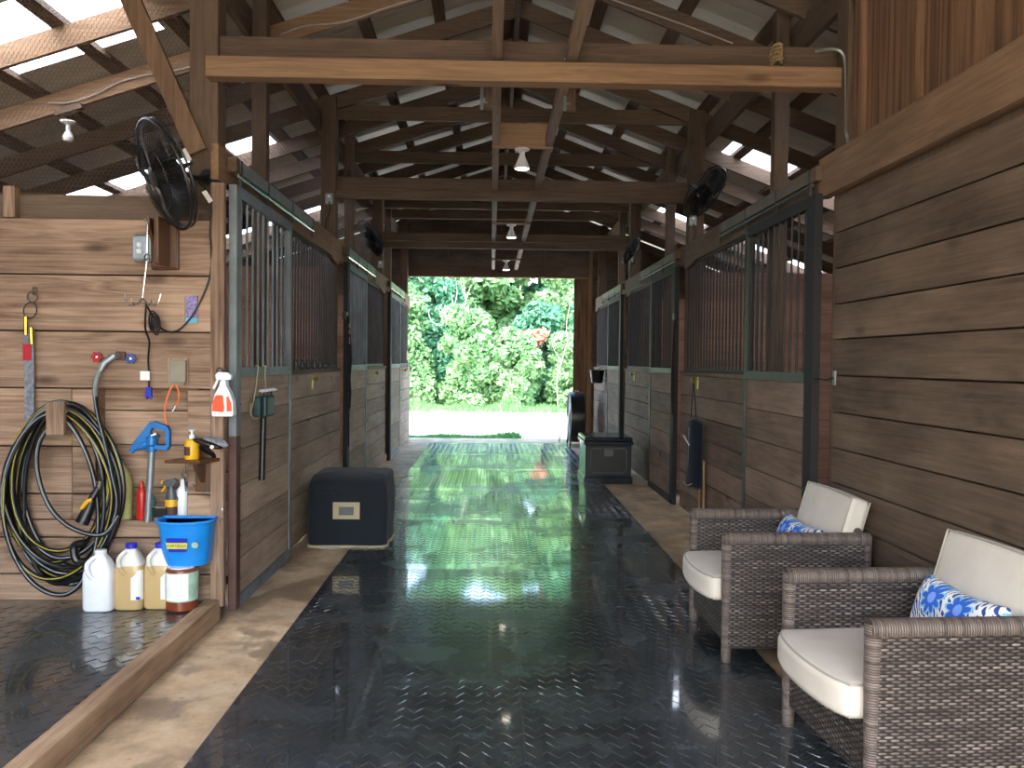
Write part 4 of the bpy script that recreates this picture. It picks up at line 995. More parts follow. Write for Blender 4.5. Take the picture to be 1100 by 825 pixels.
# jugs on the mat
def jug(label, x, y, z, w_, h, body, cap, liquid=None, lab=None, rz=0):
    t = thing('plastic_jug', label, 'jug', (x, y, z), rz); L = lambda v: v
    b = MB().lathe([(w_*.46, 0), (w_*.5, .012), (w_*.5, h*.58), (w_*.47, h*.66), (w_*.30, h*.84), (w_*.17, h*.93), (w_*.15, h*.95)], (0,0,0), (0,0,1), 32, 1, .85, 4)
    b.build('body', body, t, True)
    # moulded handle in the upper front
    MB().tube(spline([(-w_*.10, -w_*.24, h*.90), (-w_*.26, -w_*.40, h*.80), (-w_*.20, -w_*.47, h*.66), (-w_*.05, -w_*.44, h*.56)], 6), w_*.075, 10).build('handle', body, t, True)
    MB().lathe([(w_*.19, h*.93), (w_*.19, h), (w_*.16, h*1.01)], (0,0,0), (0,0,1), 20).build('cap', cap, t, True)
    if lab:
        # label wrapped on the front right of the jug
        lm = MB(); nn = 10; k = []; vs = []; R_ = 1.01
        for j in range(nn+1):
            th = -PI*.47+(PI*.40)*j/nn; cx, cy = math.cos(th), math.sin(th); f_ = lambda v: math.copysign(abs(v)**.5, v)
            for zz in (h*.16, h*.62): vs.append((f_(cx)*w_*.5*R_, f_(cy)*w_*.5*.85*R_-.001, zz-(.03*h if j < 4 and zz > .3*h else 0)*(4-j)))
        fs = [(2*j, 2*j+2, 2*j+3, 2*j+1) for j in range(nn)]
        lo = lm.add(vs, fs, True).build('label', lab, t, True)
        MB().box(w_*.33, w_*.46, -w_*.432, -w_*.425, h*.17, h*.21).build('label_print', M['capblue'], t, True)
    return t
bl_ = M['white']
jug('opaque white plastic jug at the foot of the coiled hose', -2.085, 4.63, .1125, .162, .315, M['white'], M['white'])
def amber_mat():
    m, nt, b = new_mat('jug_with_amber_liquid'); oc = obj_coord(nt); s = N(nt, 'SeparateXYZ'); plug(nt, oc, s.inputs[0])
    c = mix_rgb(nt, math_n(nt, 'GREATER_THAN', s.outputs[2], .235), srgb('c4a877'), srgb('dcdcd2'))
    plug(nt, c, b.inputs['Base Color']); b.inputs['Roughness'].default_value = .3; b.inputs['Subsurface Weight'].default_value = .0
    return m
AM = amber_mat()
jug('blue-capped jug of amber liquid beside the white jug', -1.935, 4.66, .1125, .155, .345, AM, M['capblue'], lab=M['whitep'])
jug('blue-capped jug of amber liquid beside the blue bucket', -1.785, 4.68, .1125, .155, .345, AM, M['capblue'], lab=M['whitep'])
t = thing('feed_jar', 'squat clear jar of brown pellets under the blue bucket', 'jar', (-1.655, 4.635, .1125))
MB().lathe([(.076, 0), (.083, .008), (.083, .213), (.075, .226)], (-1.655, 4.635, .1125), (0,0,1), 32).build('body', M['brownliq'], t)
MB().lathe([(.0843, .055), (.0845, .057), (.0845, .206), (.0843, .208)], (-1.655, 4.635, .1125), (0,0,1), 48).build('label', M['labelgrn'], t)
lm = MB(); K_ = 12; vs = []
for j in range(K_+1):
    th = -PI*.75+PI*.48*j/K_
    for z in (.062, .204): vs.append((-1.655+math.cos(th)*.0855, 4.635+math.sin(th)*.0855, .1125+z))
lm.add(vs, [(2*j, 2*j+2, 2*j+3, 2*j+1) for j in range(K_)], True).build('white_label_panel', M['whitep'], t)
MB().lathe([(.068, .225), (.068, .232), (0, .233)], (-1.655, 4.635, .1125), (0,0,1), 24).build('lid', M['white'], t)
# blue bucket, flat at the back
t = thing('feed_bucket', 'bright blue flat-backed feed bucket hanging over the jar of pellets', 'bucket', (-1.625, 4.69, .352))
BX = -1.655
def dring(wd, dp, z, k=28):
    pts = [(wd*math.cos(-PI*j/k), -dp*abs(math.sin(-PI*j/k))**.9, z) for j in range(k+1)]
    return [(-wd*1.0, .05, z)][::-1] and [(BX+x, 4.70+y, .342+zz*1.06) for x, y, zz in pts]+[(BX-wd*.97, 4.70+.075, .342+z*1.06), (BX+wd*.97, 4.70+.075, .342+z*1.06)]
levels = [(.116, .085, 0), (.119, .09, .008), (.143, .13, .225), (.140, .127, .225), (.116, .09, .02)]
vs = []; n_ = 0
for wd, dp, z in levels:
    r_ = dring(wd, dp, z); n_ = len(r_); vs += r_
fs = [(i*n_+j, i*n_+(j+1) % n_, (i+1)*n_+(j+1) % n_, (i+1)*n_+j) for i in range(len(levels)-1) for j in range(n_)]
fs += [tuple(range(n_))[::-1], tuple((len(levels)-1)*n_+j for j in range(n_))]
MB().add(vs, fs, True).build('body', M['blue'], t, angle=.8)
MB().tube(dring(.150, .136, .226), .009, 8, closed=True).build('rim', M['blue'], t)
yb = 4.70-.1135
lb = MB().add([(-1.705, yb+.001, .43), (-1.615, yb+.001, .43), (-1.605, yb-.014, .505), (-1.715, yb-.014, .505), (-1.705, yb-.006, .43), (-1.615, yb-.006, .43), (-1.605, yb-.0215, .505), (-1.715, yb-.0215, .505)], [(0,1,2,3), (4,5,6,7), (0,1,5,4), (1,2,6,5), (2,3,7,6), (3,0,4,7)]).build('label', M['capblue'], t)
MB().add([(-1.712, yb-.0125, .448), (-1.608, yb-.0125, .448), (-1.603, yb-.0192, .482), (-1.717, yb-.0192, .482)], [(0,1,2,3)]).build('label_band', plain('label_yellow', 'd9d45a', .6), lb)
text_mesh('lettering', 'FORTIFLEX', .021, plain('label_green', '1f5c2c', .6), lb, (-1.660, yb-.0180, .465), (PI/2-.19, 0, 0))
MB().lathe([(.018, 0), (.018, .003), (0, .004)], (-1.568, yb-.004, .468), (.12, -1, -.19), 20).build('round_mark', M['labelgrn'], t)
MB().tube(spline([(-1.475, 4.71, .575), (-1.47, 4.76, .60), (-1.53, 4.81, .68), (-1.62, 4.815, .73), (-1.655, 4.80, .76)], 5), .003, 6).build('bail', M['chrome'], t)

# coiled hose on its block
t = thing('garden_hose', 'thick black garden hose with yellow stripe coiled on the wash bay wall', 'hose', (-2.33, 4.70, .2))
rg = random.Random(11)
loops = []
for k in range(11):
    cx = -2.335+rg.uniform(-.02, .02)-.03*(k % 3 == 0); top = 1.215-.006*k; bot = [.20, .24, .30, .33, .27, .22, .36, .40, .31, .25, .17][k]
    wl = [.30, .27, .25, .29, .32, .22, .23, .26, .31, .28, .29][k]; wr = [.29, .31, .26, .24, .28, .30, .31, .27, .23, .30, .22][k]
    y = 4.79-.0135*k*.75; pts = []
    for i in range(24):
        a = 2*PI*i/24; sx_ = math.sin(a); cz = math.cos(a)
        x = cx+(wr if sx_ > 0 else wl)*sx_*(1-.18*max(0, cz)*abs(cz))+.04*(1-cz)*.0; z = (top+bot)/2+(top-bot)/2*cz
        x += -.03*max(0, -cz)*(1 if k % 2 else -1)
        pts.append((x, y+.01*math.sin(a*2+k)-.015*max(0, cz), z))
    loops.append(spline(pts, 3, True))
for k, lp in enumerate(loops):
    o = MB().tube(lp, .0125, 10, closed=True).build('coil', M['hose'], t)
    if k % 3 != 2: MB().tube([p+Vector((.004*math.sin(i*.22+k), -.0105, .003)) for i, p in enumerate(lp)], .0038, 6, closed=True).build('stripe', M['stripey'] if k % 2 else M['stripew'], o)
lp = spline([(-2.30, 4.69, 1.16), (-2.42, 4.67, 1.02), (-2.44, 4.67, .85), (-2.38, 4.67, .66), (-2.26, 4.67, .54), (-2.10, 4.68, .50), (-2.02, 4.70, .60)], 6)
o = MB().tube(lp, .0125, 10).build('loose_end', M['hose'], t); MB().tube([p+Vector((0, -.0105, .003)) for p in lp], .0038, 6).build('stripe', M['stripew'], o)
lp = spline([(-2.14, 4.74, 1.385), (-2.155, 4.72, 1.29), (-2.135, 4.71, 1.15), (-2.09, 4.70, .99), (-2.05, 4.69, .83), (-2.022, 4.69, .68), (-2.05, 4.70, .56), (-2.12, 4.71, .42), (-2.22, 4.72, .34)], 6)
o = MB().tube(lp, .0125, 10).build('tap_end', M['hose'], t); MB().tube([p+Vector((0, -.0105, .003)) for p in lp], .0038, 6).build('stripe', M['stripew'], o)
MB().tube(lp[:9], .0155, 10).build('spring_guard', M['galv'], t)
MB().tube([(-2.10, 4.63, .76), (-2.13, 4.62, .70), (-2.135, 4.61, .66), (-2.17, 4.60, .58)], [.016, .02, .03, .036], 14).build('nozzle', M['black'], t)
MB().tube([(-2.165, 4.585, .66), (-2.13, 4.58, .70), (-2.11, 4.585, .705)], .011, 8).build('nozzle_lever', M['yellow'], t)
MB().tube([(-2.10, 4.63, .76), (-2.095, 4.635, .80)], .014, 10).build('coupling', M['chrome'], t)
MB().tube(spline([(-2.18, 4.66, .46), (-2.24, 4.66, .44), (-2.22, 4.66, .36), (-2.12, 4.66, .37), (-2.10, 4.66, .43)], 5), .022, 10).build('hose_clump', M['hose'], t)
t = thing('hose_hanger', 'square wooden block the coiled hose hangs from', 'hanger', (-2.315, 4.81, 1.13))
MB().box(-2.365, -2.268, 4.61, 4.64, 1.045, 1.222).build('face_block', W['washz'], t, bevel=.004); MB().box(-2.345, -2.29, 4.64, 4.82, 1.12, 1.17).build('peg', W['washx'], t)

# lead strap on the left
t = thing('cross_tie', 'grey cross-tie strap with brass snaps hanging from a ring at far left', 'strap', (-2.525, 4.8, 1.8))
MB().tube([(-2.525+.0*k+.028*math.cos(q), 4.79, 1.79+.03*math.sin(q)) for q in [2*PI*i/16 for i in range(16)] for k in (0,)], .004, 6, closed=True).build('ring', M['chrome'], t)
MB().tube([(-2.535+.036*math.cos(q), 4.782+.008*math.sin(q), 1.715+.045*math.sin(q)) for q in [2*PI*i/16 for i in range(16)]], .004, 6, closed=True).build('large_ring', M['bar'], t)
MB().box(-2.532, -2.512, 4.80, 4.82, 1.80, 1.845).build('eye_plate', M['chrome'], t)
MB().tube([(-2.555, 4.775, 1.68), (-2.555, 4.775, 1.58)], .011, 8).build('snap', M['brass'], t); MB().tube([(-2.525, 4.772, 1.62), (-2.52, 4.77, 1.53)], .011, 8).build('snap', M['brass'], t)
MB().box(-2.567, -2.515, 4.780, 4.790, 1.02, 1.62).build('webbing', M['lead'], t); MB().box(-2.572, -2.528, 4.776, 4.780, 1.44, 1.53).build('red_tag', M['redknob'], t)

# plaque and work lamp
t = thing('wooden_bracket', 'dark stained folding wooden bracket above the hooks on the wash wall', 'bracket', (-1.81, 4.81, 2.09))
MB().box(-1.884, -1.734, 4.795, 4.818, 1.948, 2.236).build('backboard', W['walnutz'], t, bevel=.006)
MB().box(-1.878, -1.74, 4.785, 4.795, 1.958, 2.226).build('raised_panel', W['walnutz'], t, bevel=.004)
MB().box(-1.80, -1.775, 4.62, 4.786, 1.965, 2.215).build('upright', W['walnutz'], t, bevel=.003)
MB().prism([(4.785, 2.20), (4.60, 2.205), (4.60, 2.17), (4.70, 2.05), (4.785, 2.03)], 'x', -1.835, -1.815).build('arm', W['walnuty'], t, bevel=.003)
t = thing('flood_lamp', 'small grey outdoor lamp with a ribbed glass lens on the wash wall', 'lamp', (-1.915, 4.8, 2.06))
MB().box(-1.975, -1.868, 4.77, 4.818, 1.985, 2.14).build('housing', M['galv'], t, bevel=.018, seg=3)
MB().box(-1.966, -1.880, 4.745, 4.772, 1.998, 2.128).build('lens', M['glass'], t, bevel=.012, seg=3)
for z in (2.04, 2.075): MB().lathe([(.0, -.016), (.014, -.012), (.018, 0), (.014, .012), (0, .016)], (-1.923, 4.741, z), (0,0,1), 14).build('led', M['white'], t)
t = thing('tack_hook', 'bright wire tack hook with four prongs hanging from the wooden bracket', 'hook', (-1.83, 4.62, 1.9))
MB().tube([(-1.838, 4.60, 2.20), (-1.826, 4.60, 2.165), (-1.826, 4.60, 2.02)], .006, 8).build('swivel', M['chrome'], t)
MB().tube([(-1.826+.014*math.cos(q), 4.60, 1.99+.018*math.sin(q)) for q in [2*PI*i/14 for i in range(14)]], .004, 6, closed=True).build('ring', M['chrome'], t)
hk = MB().tube([(-1.828, 4.60, 1.972), (-1.851, 4.60, 1.775)], .005, 8)
for dx, dy in ((-.10, .01), (.10, -.01), (-.035, -.06), (.03, .05)):
    hk.tube(spline([(-1.851, 4.60, 1.78), (-1.851+dx*.35, 4.60+dy*.35, 1.745), (-1.851+dx*.8, 4.60+dy*.8, 1.745), (-1.851+dx*1.0, 4.60+dy, 1.80 if abs(dx) > .05 else 1.77)], 5), .0042, 6)
hk.build('prongs', M['chrome'], t)
t = thing('sticker_packet', 'small purple and light blue printed packet pinned to the wash wall', 'packet', (-1.665, 4.81, 1.73))
MB().box(-1.697, -1.634, 4.809, 4.8185, 1.685, 1.808).build('print', M['purple'], t); MB().box(-1.697, -1.634, 4.808, 4.8185, 1.655, 1.685).build('lower_band', M['lightblue'], t)
MB().box(-1.708, -1.704, 4.812, 4.8185, 1.66, 1.80).build('edge_strip', M['beige'], t)

# tap and taps
t = thing('wall_tap', 'brass wall tap feeding the black hose, between red and blue handles', 'tap', (-2.07, 4.8, 1.45))
MB().tube([(-2.06, 4.83, 1.475), (-2.075, 4.76, 1.465), (-2.115, 4.745, 1.43), (-2.135, 4.742, 1.39)], [.014, .019, .017, .018], 12).build('spout', M['pipe'], t)
MB().box(-2.08, -2.03, 4.80, 4.822, 1.445, 1.495).build('wall_plate', M['rust'], t, bevel=.003)
def knob(nm, label, x, z, mat):
    t = thing('valve_handle', label, 'valve', (x, 4.79, z)); kb = MB(); vs = []; K = 24
    for j in range(K):
        a = 2*PI*j/K; r = .028+.005*math.cos(6*a); vs.append((x+r*math.cos(a), z+r*math.sin(a)))
    kb.prism(vs, 'y', 4.775, 4.787); kb.build('wheel', mat, t, bevel=.002)
    MB().lathe([(.009, 0), (.009, .006), (0, .008)], (x, 4.775, z), (0,-1,0), 12).build('centre_screw', M['chrome'], t)
    MB().tube([(x, 4.787, z), (x, 4.83, z)], .007, 8).build('stem', M['brass'], t)
knob('red', 'red round valve handle on the wash wall left of the tap', -2.173, 1.462, M['redknob'])
knob('blue', 'blue round valve handle on the wash wall right of the tap', -1.988, 1.455, M['blueknob'])
t = thing('outlet_cover', 'grey-beige weatherproof outlet cover low on the wash wall', 'outlet', (-1.737, 4.81, 1.39))
MB().box(-1.800, -1.685, 4.812, 4.8185, 1.318, 1.462).build('back_plate', W['washz'], t); MB().box(-1.782, -1.690, 4.785, 4.812, 1.325, 1.450).build('lid', M['outlet'], t, bevel=.006)
MB().box(-1.775, -1.70, 4.79, 4.812, 1.312, 1.325).build('hinge', M['outlet'], t)
t = thing('extension_cord', 'short orange cord looped out of the outlet cover', 'cord', (-1.75, 4.79, 1.32))
MB().tube(spline([(-1.752, 4.80, 1.325), (-1.775, 4.785, 1.285), (-1.800, 4.783, 1.20), (-1.800, 4.783, 1.13), (-1.785, 4.783, 1.07)], 6), .005, 8).build('cable', M['orangewire'], t)
MB().tube(spline([(-1.752, 4.80, 1.325), (-1.730, 4.785, 1.285), (-1.727, 4.783, 1.235), (-1.745, 4.783, 1.195)], 6), .005, 8).build('cable', M['orangewire'], t)
MB().tube([(-1.745, 4.783, 1.198), (-1.762, 4.783, 1.165)], .009, 8).build('snap_end', M['chrome'], t); MB().tube([(-1.787, 4.783, 1.07), (-1.772, 4.783, 1.03)], .006, 8).build('snap_end', M['bar'], t)

# yard hydrant
t = thing('yard_hydrant', 'blue-headed frost-proof hydrant on a grey pipe in the wash wall recess', 'hydrant', (-1.89, 4.76, .56))
MB().tube([(-1.888, 4.76, .557), (-1.863, 4.76, .965)], .0185, 16).build('pipe', M['pipe'], t)
hd = MB(); out_ = [(-1.975, .965), (-1.965, .985), (-1.875, 1.105), (-1.845, 1.112), (-1.775, 1.085), (-1.762, 1.06), (-1.762, .975), (-1.775, .958), (-1.80, .958), (-1.80, .972), (-1.778, .975), (-1.778, 1.045), (-1.79, 1.06), (-1.825, 1.065), (-1.845, 1.06), (-1.875, 1.03), (-1.88, 1.0), (-1.90, .995), (-1.93, .985), (-1.955, .96)]
# drawn as convex pieces so the open handle stays open
for poly in ([(-1.975, .962), (-1.962, .99), (-1.90, 1.005), (-1.945, .958)], [(-1.962, .99), (-1.868, 1.11), (-1.85, 1.085), (-1.895, .998)],
             [(-1.895, .998), (-1.872, 1.06), (-1.852, 1.03), (-1.865, .995)],
             [(-1.868, 1.11), (-1.845, 1.114), (-1.775, 1.088), (-1.785, 1.062), (-1.85, 1.075)], [(-1.775, 1.088), (-1.760, 1.06), (-1.762, .975), (-1.783, .975), (-1.785, 1.06)],
             [(-1.762, .975), (-1.775, .955), (-1.845, .962), (-1.845, .982), (-1.785, .982)]):
    hd.prism(poly, 'y', 4.735, 4.775)
hd.build('handle', M['bluepaint'], t, bevel=.003)
MB().lathe([(.026, 0), (.026, .03), (.033, .04), (.033, .085), (.02, .09)], (-1.863, 4.757, .945), (0,0,1), 18).build('head', M['bluepaint'], t)
MB().tube([(-1.885, 4.757, .985), (-1.955, 4.755, .965), (-1.975, 4.753, .945)], [.024, .018, .016], 12).build('spout', M['bluepaint'], t)
MB().tube([(-1.85, 4.72, 1.035), (-1.825, 4.72, 1.045), (-1.81, 4.73, 1.03)], .008, 8).build('linkage', M['chrome'], t)

# shelf bracket with the soap, glove brush
t = thing('wooden_shelf', 'small brown stained triangular shelf bracket on the wash wall', 'shelf', (-1.6, 4.81, .9))
MB().prism([(-1.76, 4.66), (-1.56, 4.63), (-1.485, 4.815), (-1.665, 4.815)], 'z', .893, .912).build('top', W['walnutx'], t, bevel=.003)
MB().box(-1.64, -1.52, 4.795, 4.818, .72, 1.0).build('backboard', W['walnutz'], t, bevel=.005)
MB().prism([(4.795, .885), (4.67, .89), (4.68, .86), (4.795, .77)], 'x', -1.61, -1.585).build('brace', W['walnuty'], t, bevel=.003)
t = thing('soap_dispenser', 'yellow soap bottle with white pump on the small brown shelf', 'bottle', (-1.625, 4.70, .913))
MB().lathe([(.036, 0), (.039, .006), (.039, .085), (.03, .105), (.015, .112)], (-1.625, 4.70, .913), (0,0,1), 24).build('body', M['yellow'], t)
MB().lathe([(.016, .110), (.016, .132), (.006, .134), (.006, .15), (.018, .152), (.018, .160), (0, .161)], (-1.625, 4.70, .913), (0,0,1), 18).build('pump', M['white'], t)
lm = MB(); vs = []
for j in range(9):
    th = -PI*.92+PI*.45*j/8
    for z in (.022, .07): vs.append((-1.625+math.cos(th)*.0402, 4.70+math.sin(th)*.0402, .913+z))
lm.add(vs, [(2*j, 2*j+2, 2*j+3, 2*j+1) for j in range(8)], True).build('label', M['rust'], t)
t = thing('grooming_mitt', 'grey and black mitt laid over the small brown shelf corner', 'mitt', (-1.53, 4.67, .93))
vs = puff(0, 0, 0, .075, .03, .026, 2.6)
vs.xf(Matrix.Translation((-1.50, 4.70, 1.005)) @ Matrix.Rotation(.22, 4, 'Y')); vs.build('cuff', M['lead'], t)
v2 = puff(0, 0, 0, .085, .034, .018, 2.4); v2.xf(Matrix.Translation((-1.535, 4.685, 1.0)) @ Matrix.Rotation(.30, 4, 'Y')); v2.build('palm', M['black'], t)
MB().lathe([(.011, 0), (.011, .004), (0, .006)], (-1.50, 4.648, .985), (0,-1,0), 12).build('snap', M['white'], t)
MB().tube(spline([(-1.58, 4.70, .985), (-1.56, 4.74, .955), (-1.54, 4.77, .935), (-1.53, 4.79, .914)], 4), .014, 8).build('strap', M['black'], t)
t = thing('eye_bolt', 'small bright eye bolt and chain hanging under the brown shelf', 'chain', (-1.66, 4.69, .8))
MB().tube([(-1.661+.013*math.cos(q), 4.69, .828+.013*math.sin(q)) for q in [2*PI*i/14 for i in range(14)]], .005, 6, closed=True).build('eye', M['chrome'], t)
MB().tube([(-1.658, 4.69, .841), (-1.656, 4.69, .893)], .003, 6).build('shank', M['chrome'], t)
MB().tube(spline([(-1.661, 4.69, .815), (-1.662, 4.70, .78), (-1.665, 4.72, .735)], 4), .004, 6).build('chain', M['chrome'], t)

# bottles in the recess (standing on its sill)
zr = .5545
t = bottle_round('squeeze_bottle', 'red squeeze bottle in the recess left of the hydrant pipe', 'bottle', -1.957, 4.85, zr, .026, .215, M['red'], M['red'])
t = bottle_round('squeeze_bottle', 'slim teal bottle just behind the hydrant pipe', 'bottle', -1.912, 4.875, zr, .022, .16, M['teal'], M['white'])
t = bottle_round('squirt_bottle', 'tall white bottle with blue marks in the recess', 'bottle', -1.735, 4.87, zr, .034, .225, M['white'], M['white'])
MB().tube(spline([(-1.765, 4.838, .70), (-1.75, 4.834, .67), (-1.765, 4.838, .64), (-1.755, 4.836, .60)], 4), .004, 6).build('blue_mark', M['capblue'], t)
t = thing('spray_bottle', 'dark grey spray bottle with yellow trigger in the recess', 'bottle', (-1.785, 4.83, zr))
MB().lathe([(.030, 0), (.032, .005), (.032, .12), (.028, .15), (.014, .185), (.013, .20)], (-1.785, 4.83, zr), (0,0,1), 22, 1, .8).build('body', M['greylab'], t)
MB().lathe([(.0326, .01), (.0328, .012), (.0328, .115), (.0326, .117)], (-1.785, 4.83, zr), (0,0,1), 28, 1, .8).build('label', M['yellow'], t)
MB().lathe([(.0331, .03), (.0333, .032), (.0333, .075), (.0331, .077)], (-1.785, 4.83, zr), (0,0,1), 28, 1, .8).build('label_band', M['rust'], t)
MB().prism([(-1.825, .775), (-1.765, .79), (-1.745, .775), (-1.765, .745), (-1.80, .742), (-1.83, .758)], 'y', 4.815, 4.845).build('spray_head', M['greylab'], t, bevel=.003)
MB().prism([(-1.838, .775), (-1.82, .778), (-1.82, .757), (-1.836, .757)], 'y', 4.818, 4.842).build('nozzle', M['yellow'], t); MB().tube([(-1.812, 4.83, .755), (-1.822, 4.83, .735), (-1.838, 4.83, .715)], .006, 6).build('trigger', M['yellow'], t)
t = thing('grooming_brush', 'green-handled brush standing at the right of the recess', 'brush', (-1.70, 4.86, zr))
MB().tube([(-1.702, 4.86, zr), (-1.702, 4.86, .71)], .009, 10).build('handle', M['green'], t); MB().tube([(-1.702, 4.86, .71), (-1.704, 4.85, .77)], .003, 6).build('shank', M['chrome'], t)
t = thing('clipper', 'small silver and black hand clipper leaning in the recess', 'clipper', (-1.84, 4.80, .56))
MB().box(-1.872, -1.802, 4.79, 4.812, .578, .628).build('body', M['black'], t, bevel=.004); MB().box(-1.874, -1.800, 4.785, 4.816, .628, .638).build('top_plate', M['chrome'], t); MB().box(-1.874, -1.800, 4.785, 4.816, .556, .578).build('foot_plate', M['chrome'], t, bevel=.003)
t = thing('plastic_jug', 'pale yellow bottle in the recess behind the hanging hose', 'jug', (-2.09, 4.86, zr))
MB().lathe([(.065, 0), (.07, .01), (.07, .20), (.055, .26), (.025, .30), (.022, .315)], (-2.085, 4.86, zr), (0,0,1), 24, 1, .6, 3).build('body', M['yel2'], t)
MB().lathe([(.025, .31), (.025, .335), (0, .337)], (-2.085, 4.86, zr), (0,0,1), 16).build('cap', M['lead'], t)
MB().box(-2.10, -2.04, 4.805, 4.812, .61, .74).build('label', M['yellow'], t, bevel=.002)
# white and orange spray bottle hung on the corner board
t = thing('spray_bottle', 'white and orange spray bottle hung on the corner board by the first left stall', 'bottle', (-1.50, 4.73, 1.14))
def flat(poly, y0, y1): return MB().prism(poly, 'y', y0, y1)
bx = -1.462
flat([(bx-.055, 1.145), (bx+.052, 1.145), (bx+.058, 1.155), (bx+.055, 1.23), (bx+.04, 1.275), (bx+.02, 1.31), (bx+.015, 1.345), (bx-.012, 1.345), (bx-.02, 1.31), (bx-.045, 1.265), (bx-.06, 1.20), (bx-.06, 1.155)], 4.705, 4.765).build('body', M['white'], t, bevel=.012, seg=3)
flat([(bx-.055, 1.175), (bx+.005, 1.17), (bx+.01, 1.19), (bx+.002, 1.262), (bx-.035, 1.262), (bx-.052, 1.225)], 4.700, 4.706).build('label', M['orange'], t)
flat([(bx+.025, 1.172), (bx+.05, 1.176), (bx+.048, 1.22), (bx+.030, 1.258), (bx+.022, 1.25)], 4.700, 4.706).build('label', M['orange'], t)
flat([(bx-.04, 1.345), (bx+.04, 1.345), (bx+.043, 1.37), (bx+.02, 1.385), (bx-.03, 1.388), (bx-.045, 1.372)], 4.718, 4.752).build('spray_head', M['white'], t, bevel=.004)
flat([(bx-.052, 1.29), (bx-.036, 1.33), (bx-.028, 1.35), (bx-.038, 1.352), (bx-.062, 1.30)], 4.73, 4.742).build('trigger', M['white'], t)
MB().tube([(bx-.035+.016*math.cos(q), 4.765, 1.395+.016*math.sin(q)) for q in [2*PI*i/12 for i in range(12)]], .004, 6, closed=True).build('hook', M['bar'], t); MB().tube([(bx-.035, 4.76, 1.41), (bx-.035, 4.779, 1.41)], .004, 6).build('nail', M['bar'], t)

# ------------------------------------------------------------------ things hung on the stall fronts
t = thing('bridle_rack', 'dark green bridle hook rack with white knobs on the first left stall door', 'rack', (-1.41, 5.25, 1.2))
xg = -1.434
MB().box(xg+.004, xg+.055, 5.16, 5.27, 1.115, 1.235).build('back_block', M['greendk'], t, bevel=.012); MB().box(xg+.02, xg+.075, 5.24, 5.44, 1.105, 1.24).build('front_block', M['greendk'], t, bevel=.02, seg=3)
MB().tube([(xg+.035, 5.31, 1.11), (xg+.032, 5.285, .72)], .020, 14).build('grip_tube', M['black'], t)
for y in (5.24, 5.32, 5.42, 5.50):
    MB().tube([(xg+.03, y, 1.235), (xg+.035, y, 1.262)], .005, 6).build('prong', M['chrome'], t); MB().lathe([(.0, -.012), (.020, -.006), (.024, 0), (.02, .006), (0, .012)], (xg+.045, y+.01, 1.268), (0,0,1), 14).build('knob', M['white'], t)
for y0_, y1_ in ((5.27, 5.10), (5.44, 5.40)):
    MB().tube(spline([(xg-.004, y0_, 1.42), (xg+.012, y0_+.005, 1.415), (xg+.012, y0_-.01, 1.38), (xg+.02, (y0_+y1_)/2, 1.27), (xg+.02, y1_, 1.16)], 5), .004, 6).build('strap_hook', M['beige'], t)
MB().tube(spline([(xg+.015, 5.10, 1.20), (xg+.03, 5.06, 1.13), (xg+.04, 5.12, 1.105), (xg+.04, 5.20, 1.12), (xg+.02, 5.17, 1.17)], 5), .004, 6).build('wire_loop', M['beige'], t)
for k, (y, lb) in enumerate(zip((6.50, 6.72, 6.94, 7.17, 7.42), ('first', 'second', 'third', 'fourth', 'fifth'))):
    t = thing('coat_hook', f'small black hook on the ledge below the first left grille, {lb} from the door', 'hook', (-1.49, y, 1.39), 0, 'black hooks on the ledge of the first left stall')
    MB().tube(spline([(-1.475, y, 1.455), (-1.462, y, 1.45), (-1.455, y, 1.41), (-1.43, y, 1.39), (-1.405, y, 1.41), (-1.400, y, 1.435)], 4), .007, 8).build('prong', M['black'], t)
    MB().box(-1.489, -1.474, y-.01, y+.01, 1.386, 1.465).build('plate', M['black'], t)
def latch(label, s, X, y, z):
    t = thing('door_latch', label, 'latch', (X, y, z)); a, b = sorted((X-s*.001, X-s*.006))
    MB().box(a, b, y-.028, y+.028, z-.07, z+.04).build('plate', M['brass'], t, bevel=.002)
    MB().lathe([(.008, 0), (.008, .028), (.022, .036), (.026, .050), (.018, .062), (0, .065)], (X, y, z+.012), (-s,0,0), 16).build('knob', M['brass'], t)
    a, b = sorted((X-s*.012, X-s*.024)); MB().box(a, b, y-.012, y+.15, z+.003, z+.018).build('bolt', M['brass'], t, bevel=.003)
    MB().lathe([(.006, 0), (.006, .02), (.012, .03), (0, .036)], (X, y+.13, z+.01), (-s,0,0), 12).build('bolt_knob', M['brass'], t)
latch('brass latch on the planks of the first left stall', -1, XL, 7.22, 1.29)
latch('brass latch on the planks of the second left stall', -1, XL, 11.0, 1.29)
latch('brass latch on the planks of the last left stall', -1, XL, 14.6, 1.29)
latch('brass latch on the planks of the first right stall above the navy bag', 1, XR, 7.84, 1.30)
latch('brass latch on the planks of the second right stall', 1, XR, 11.35, 1.30)
t = thing('door_bolt', 'small steel eye hook on the end of the planked wall behind the armchairs', 'hook', (1.87, 4.74, 1.39))
MB().box(1.888, 1.8985, 4.68, 4.71, 1.35, 1.43).build('plate', M['galv'], t); MB().tube(spline([(1.888, 4.695, 1.39), (1.86, 4.72, 1.38), (1.835, 4.80, 1.385), (1.835, 4.86, 1.375)], 5), .006, 6).build('hook', M['black'], t)
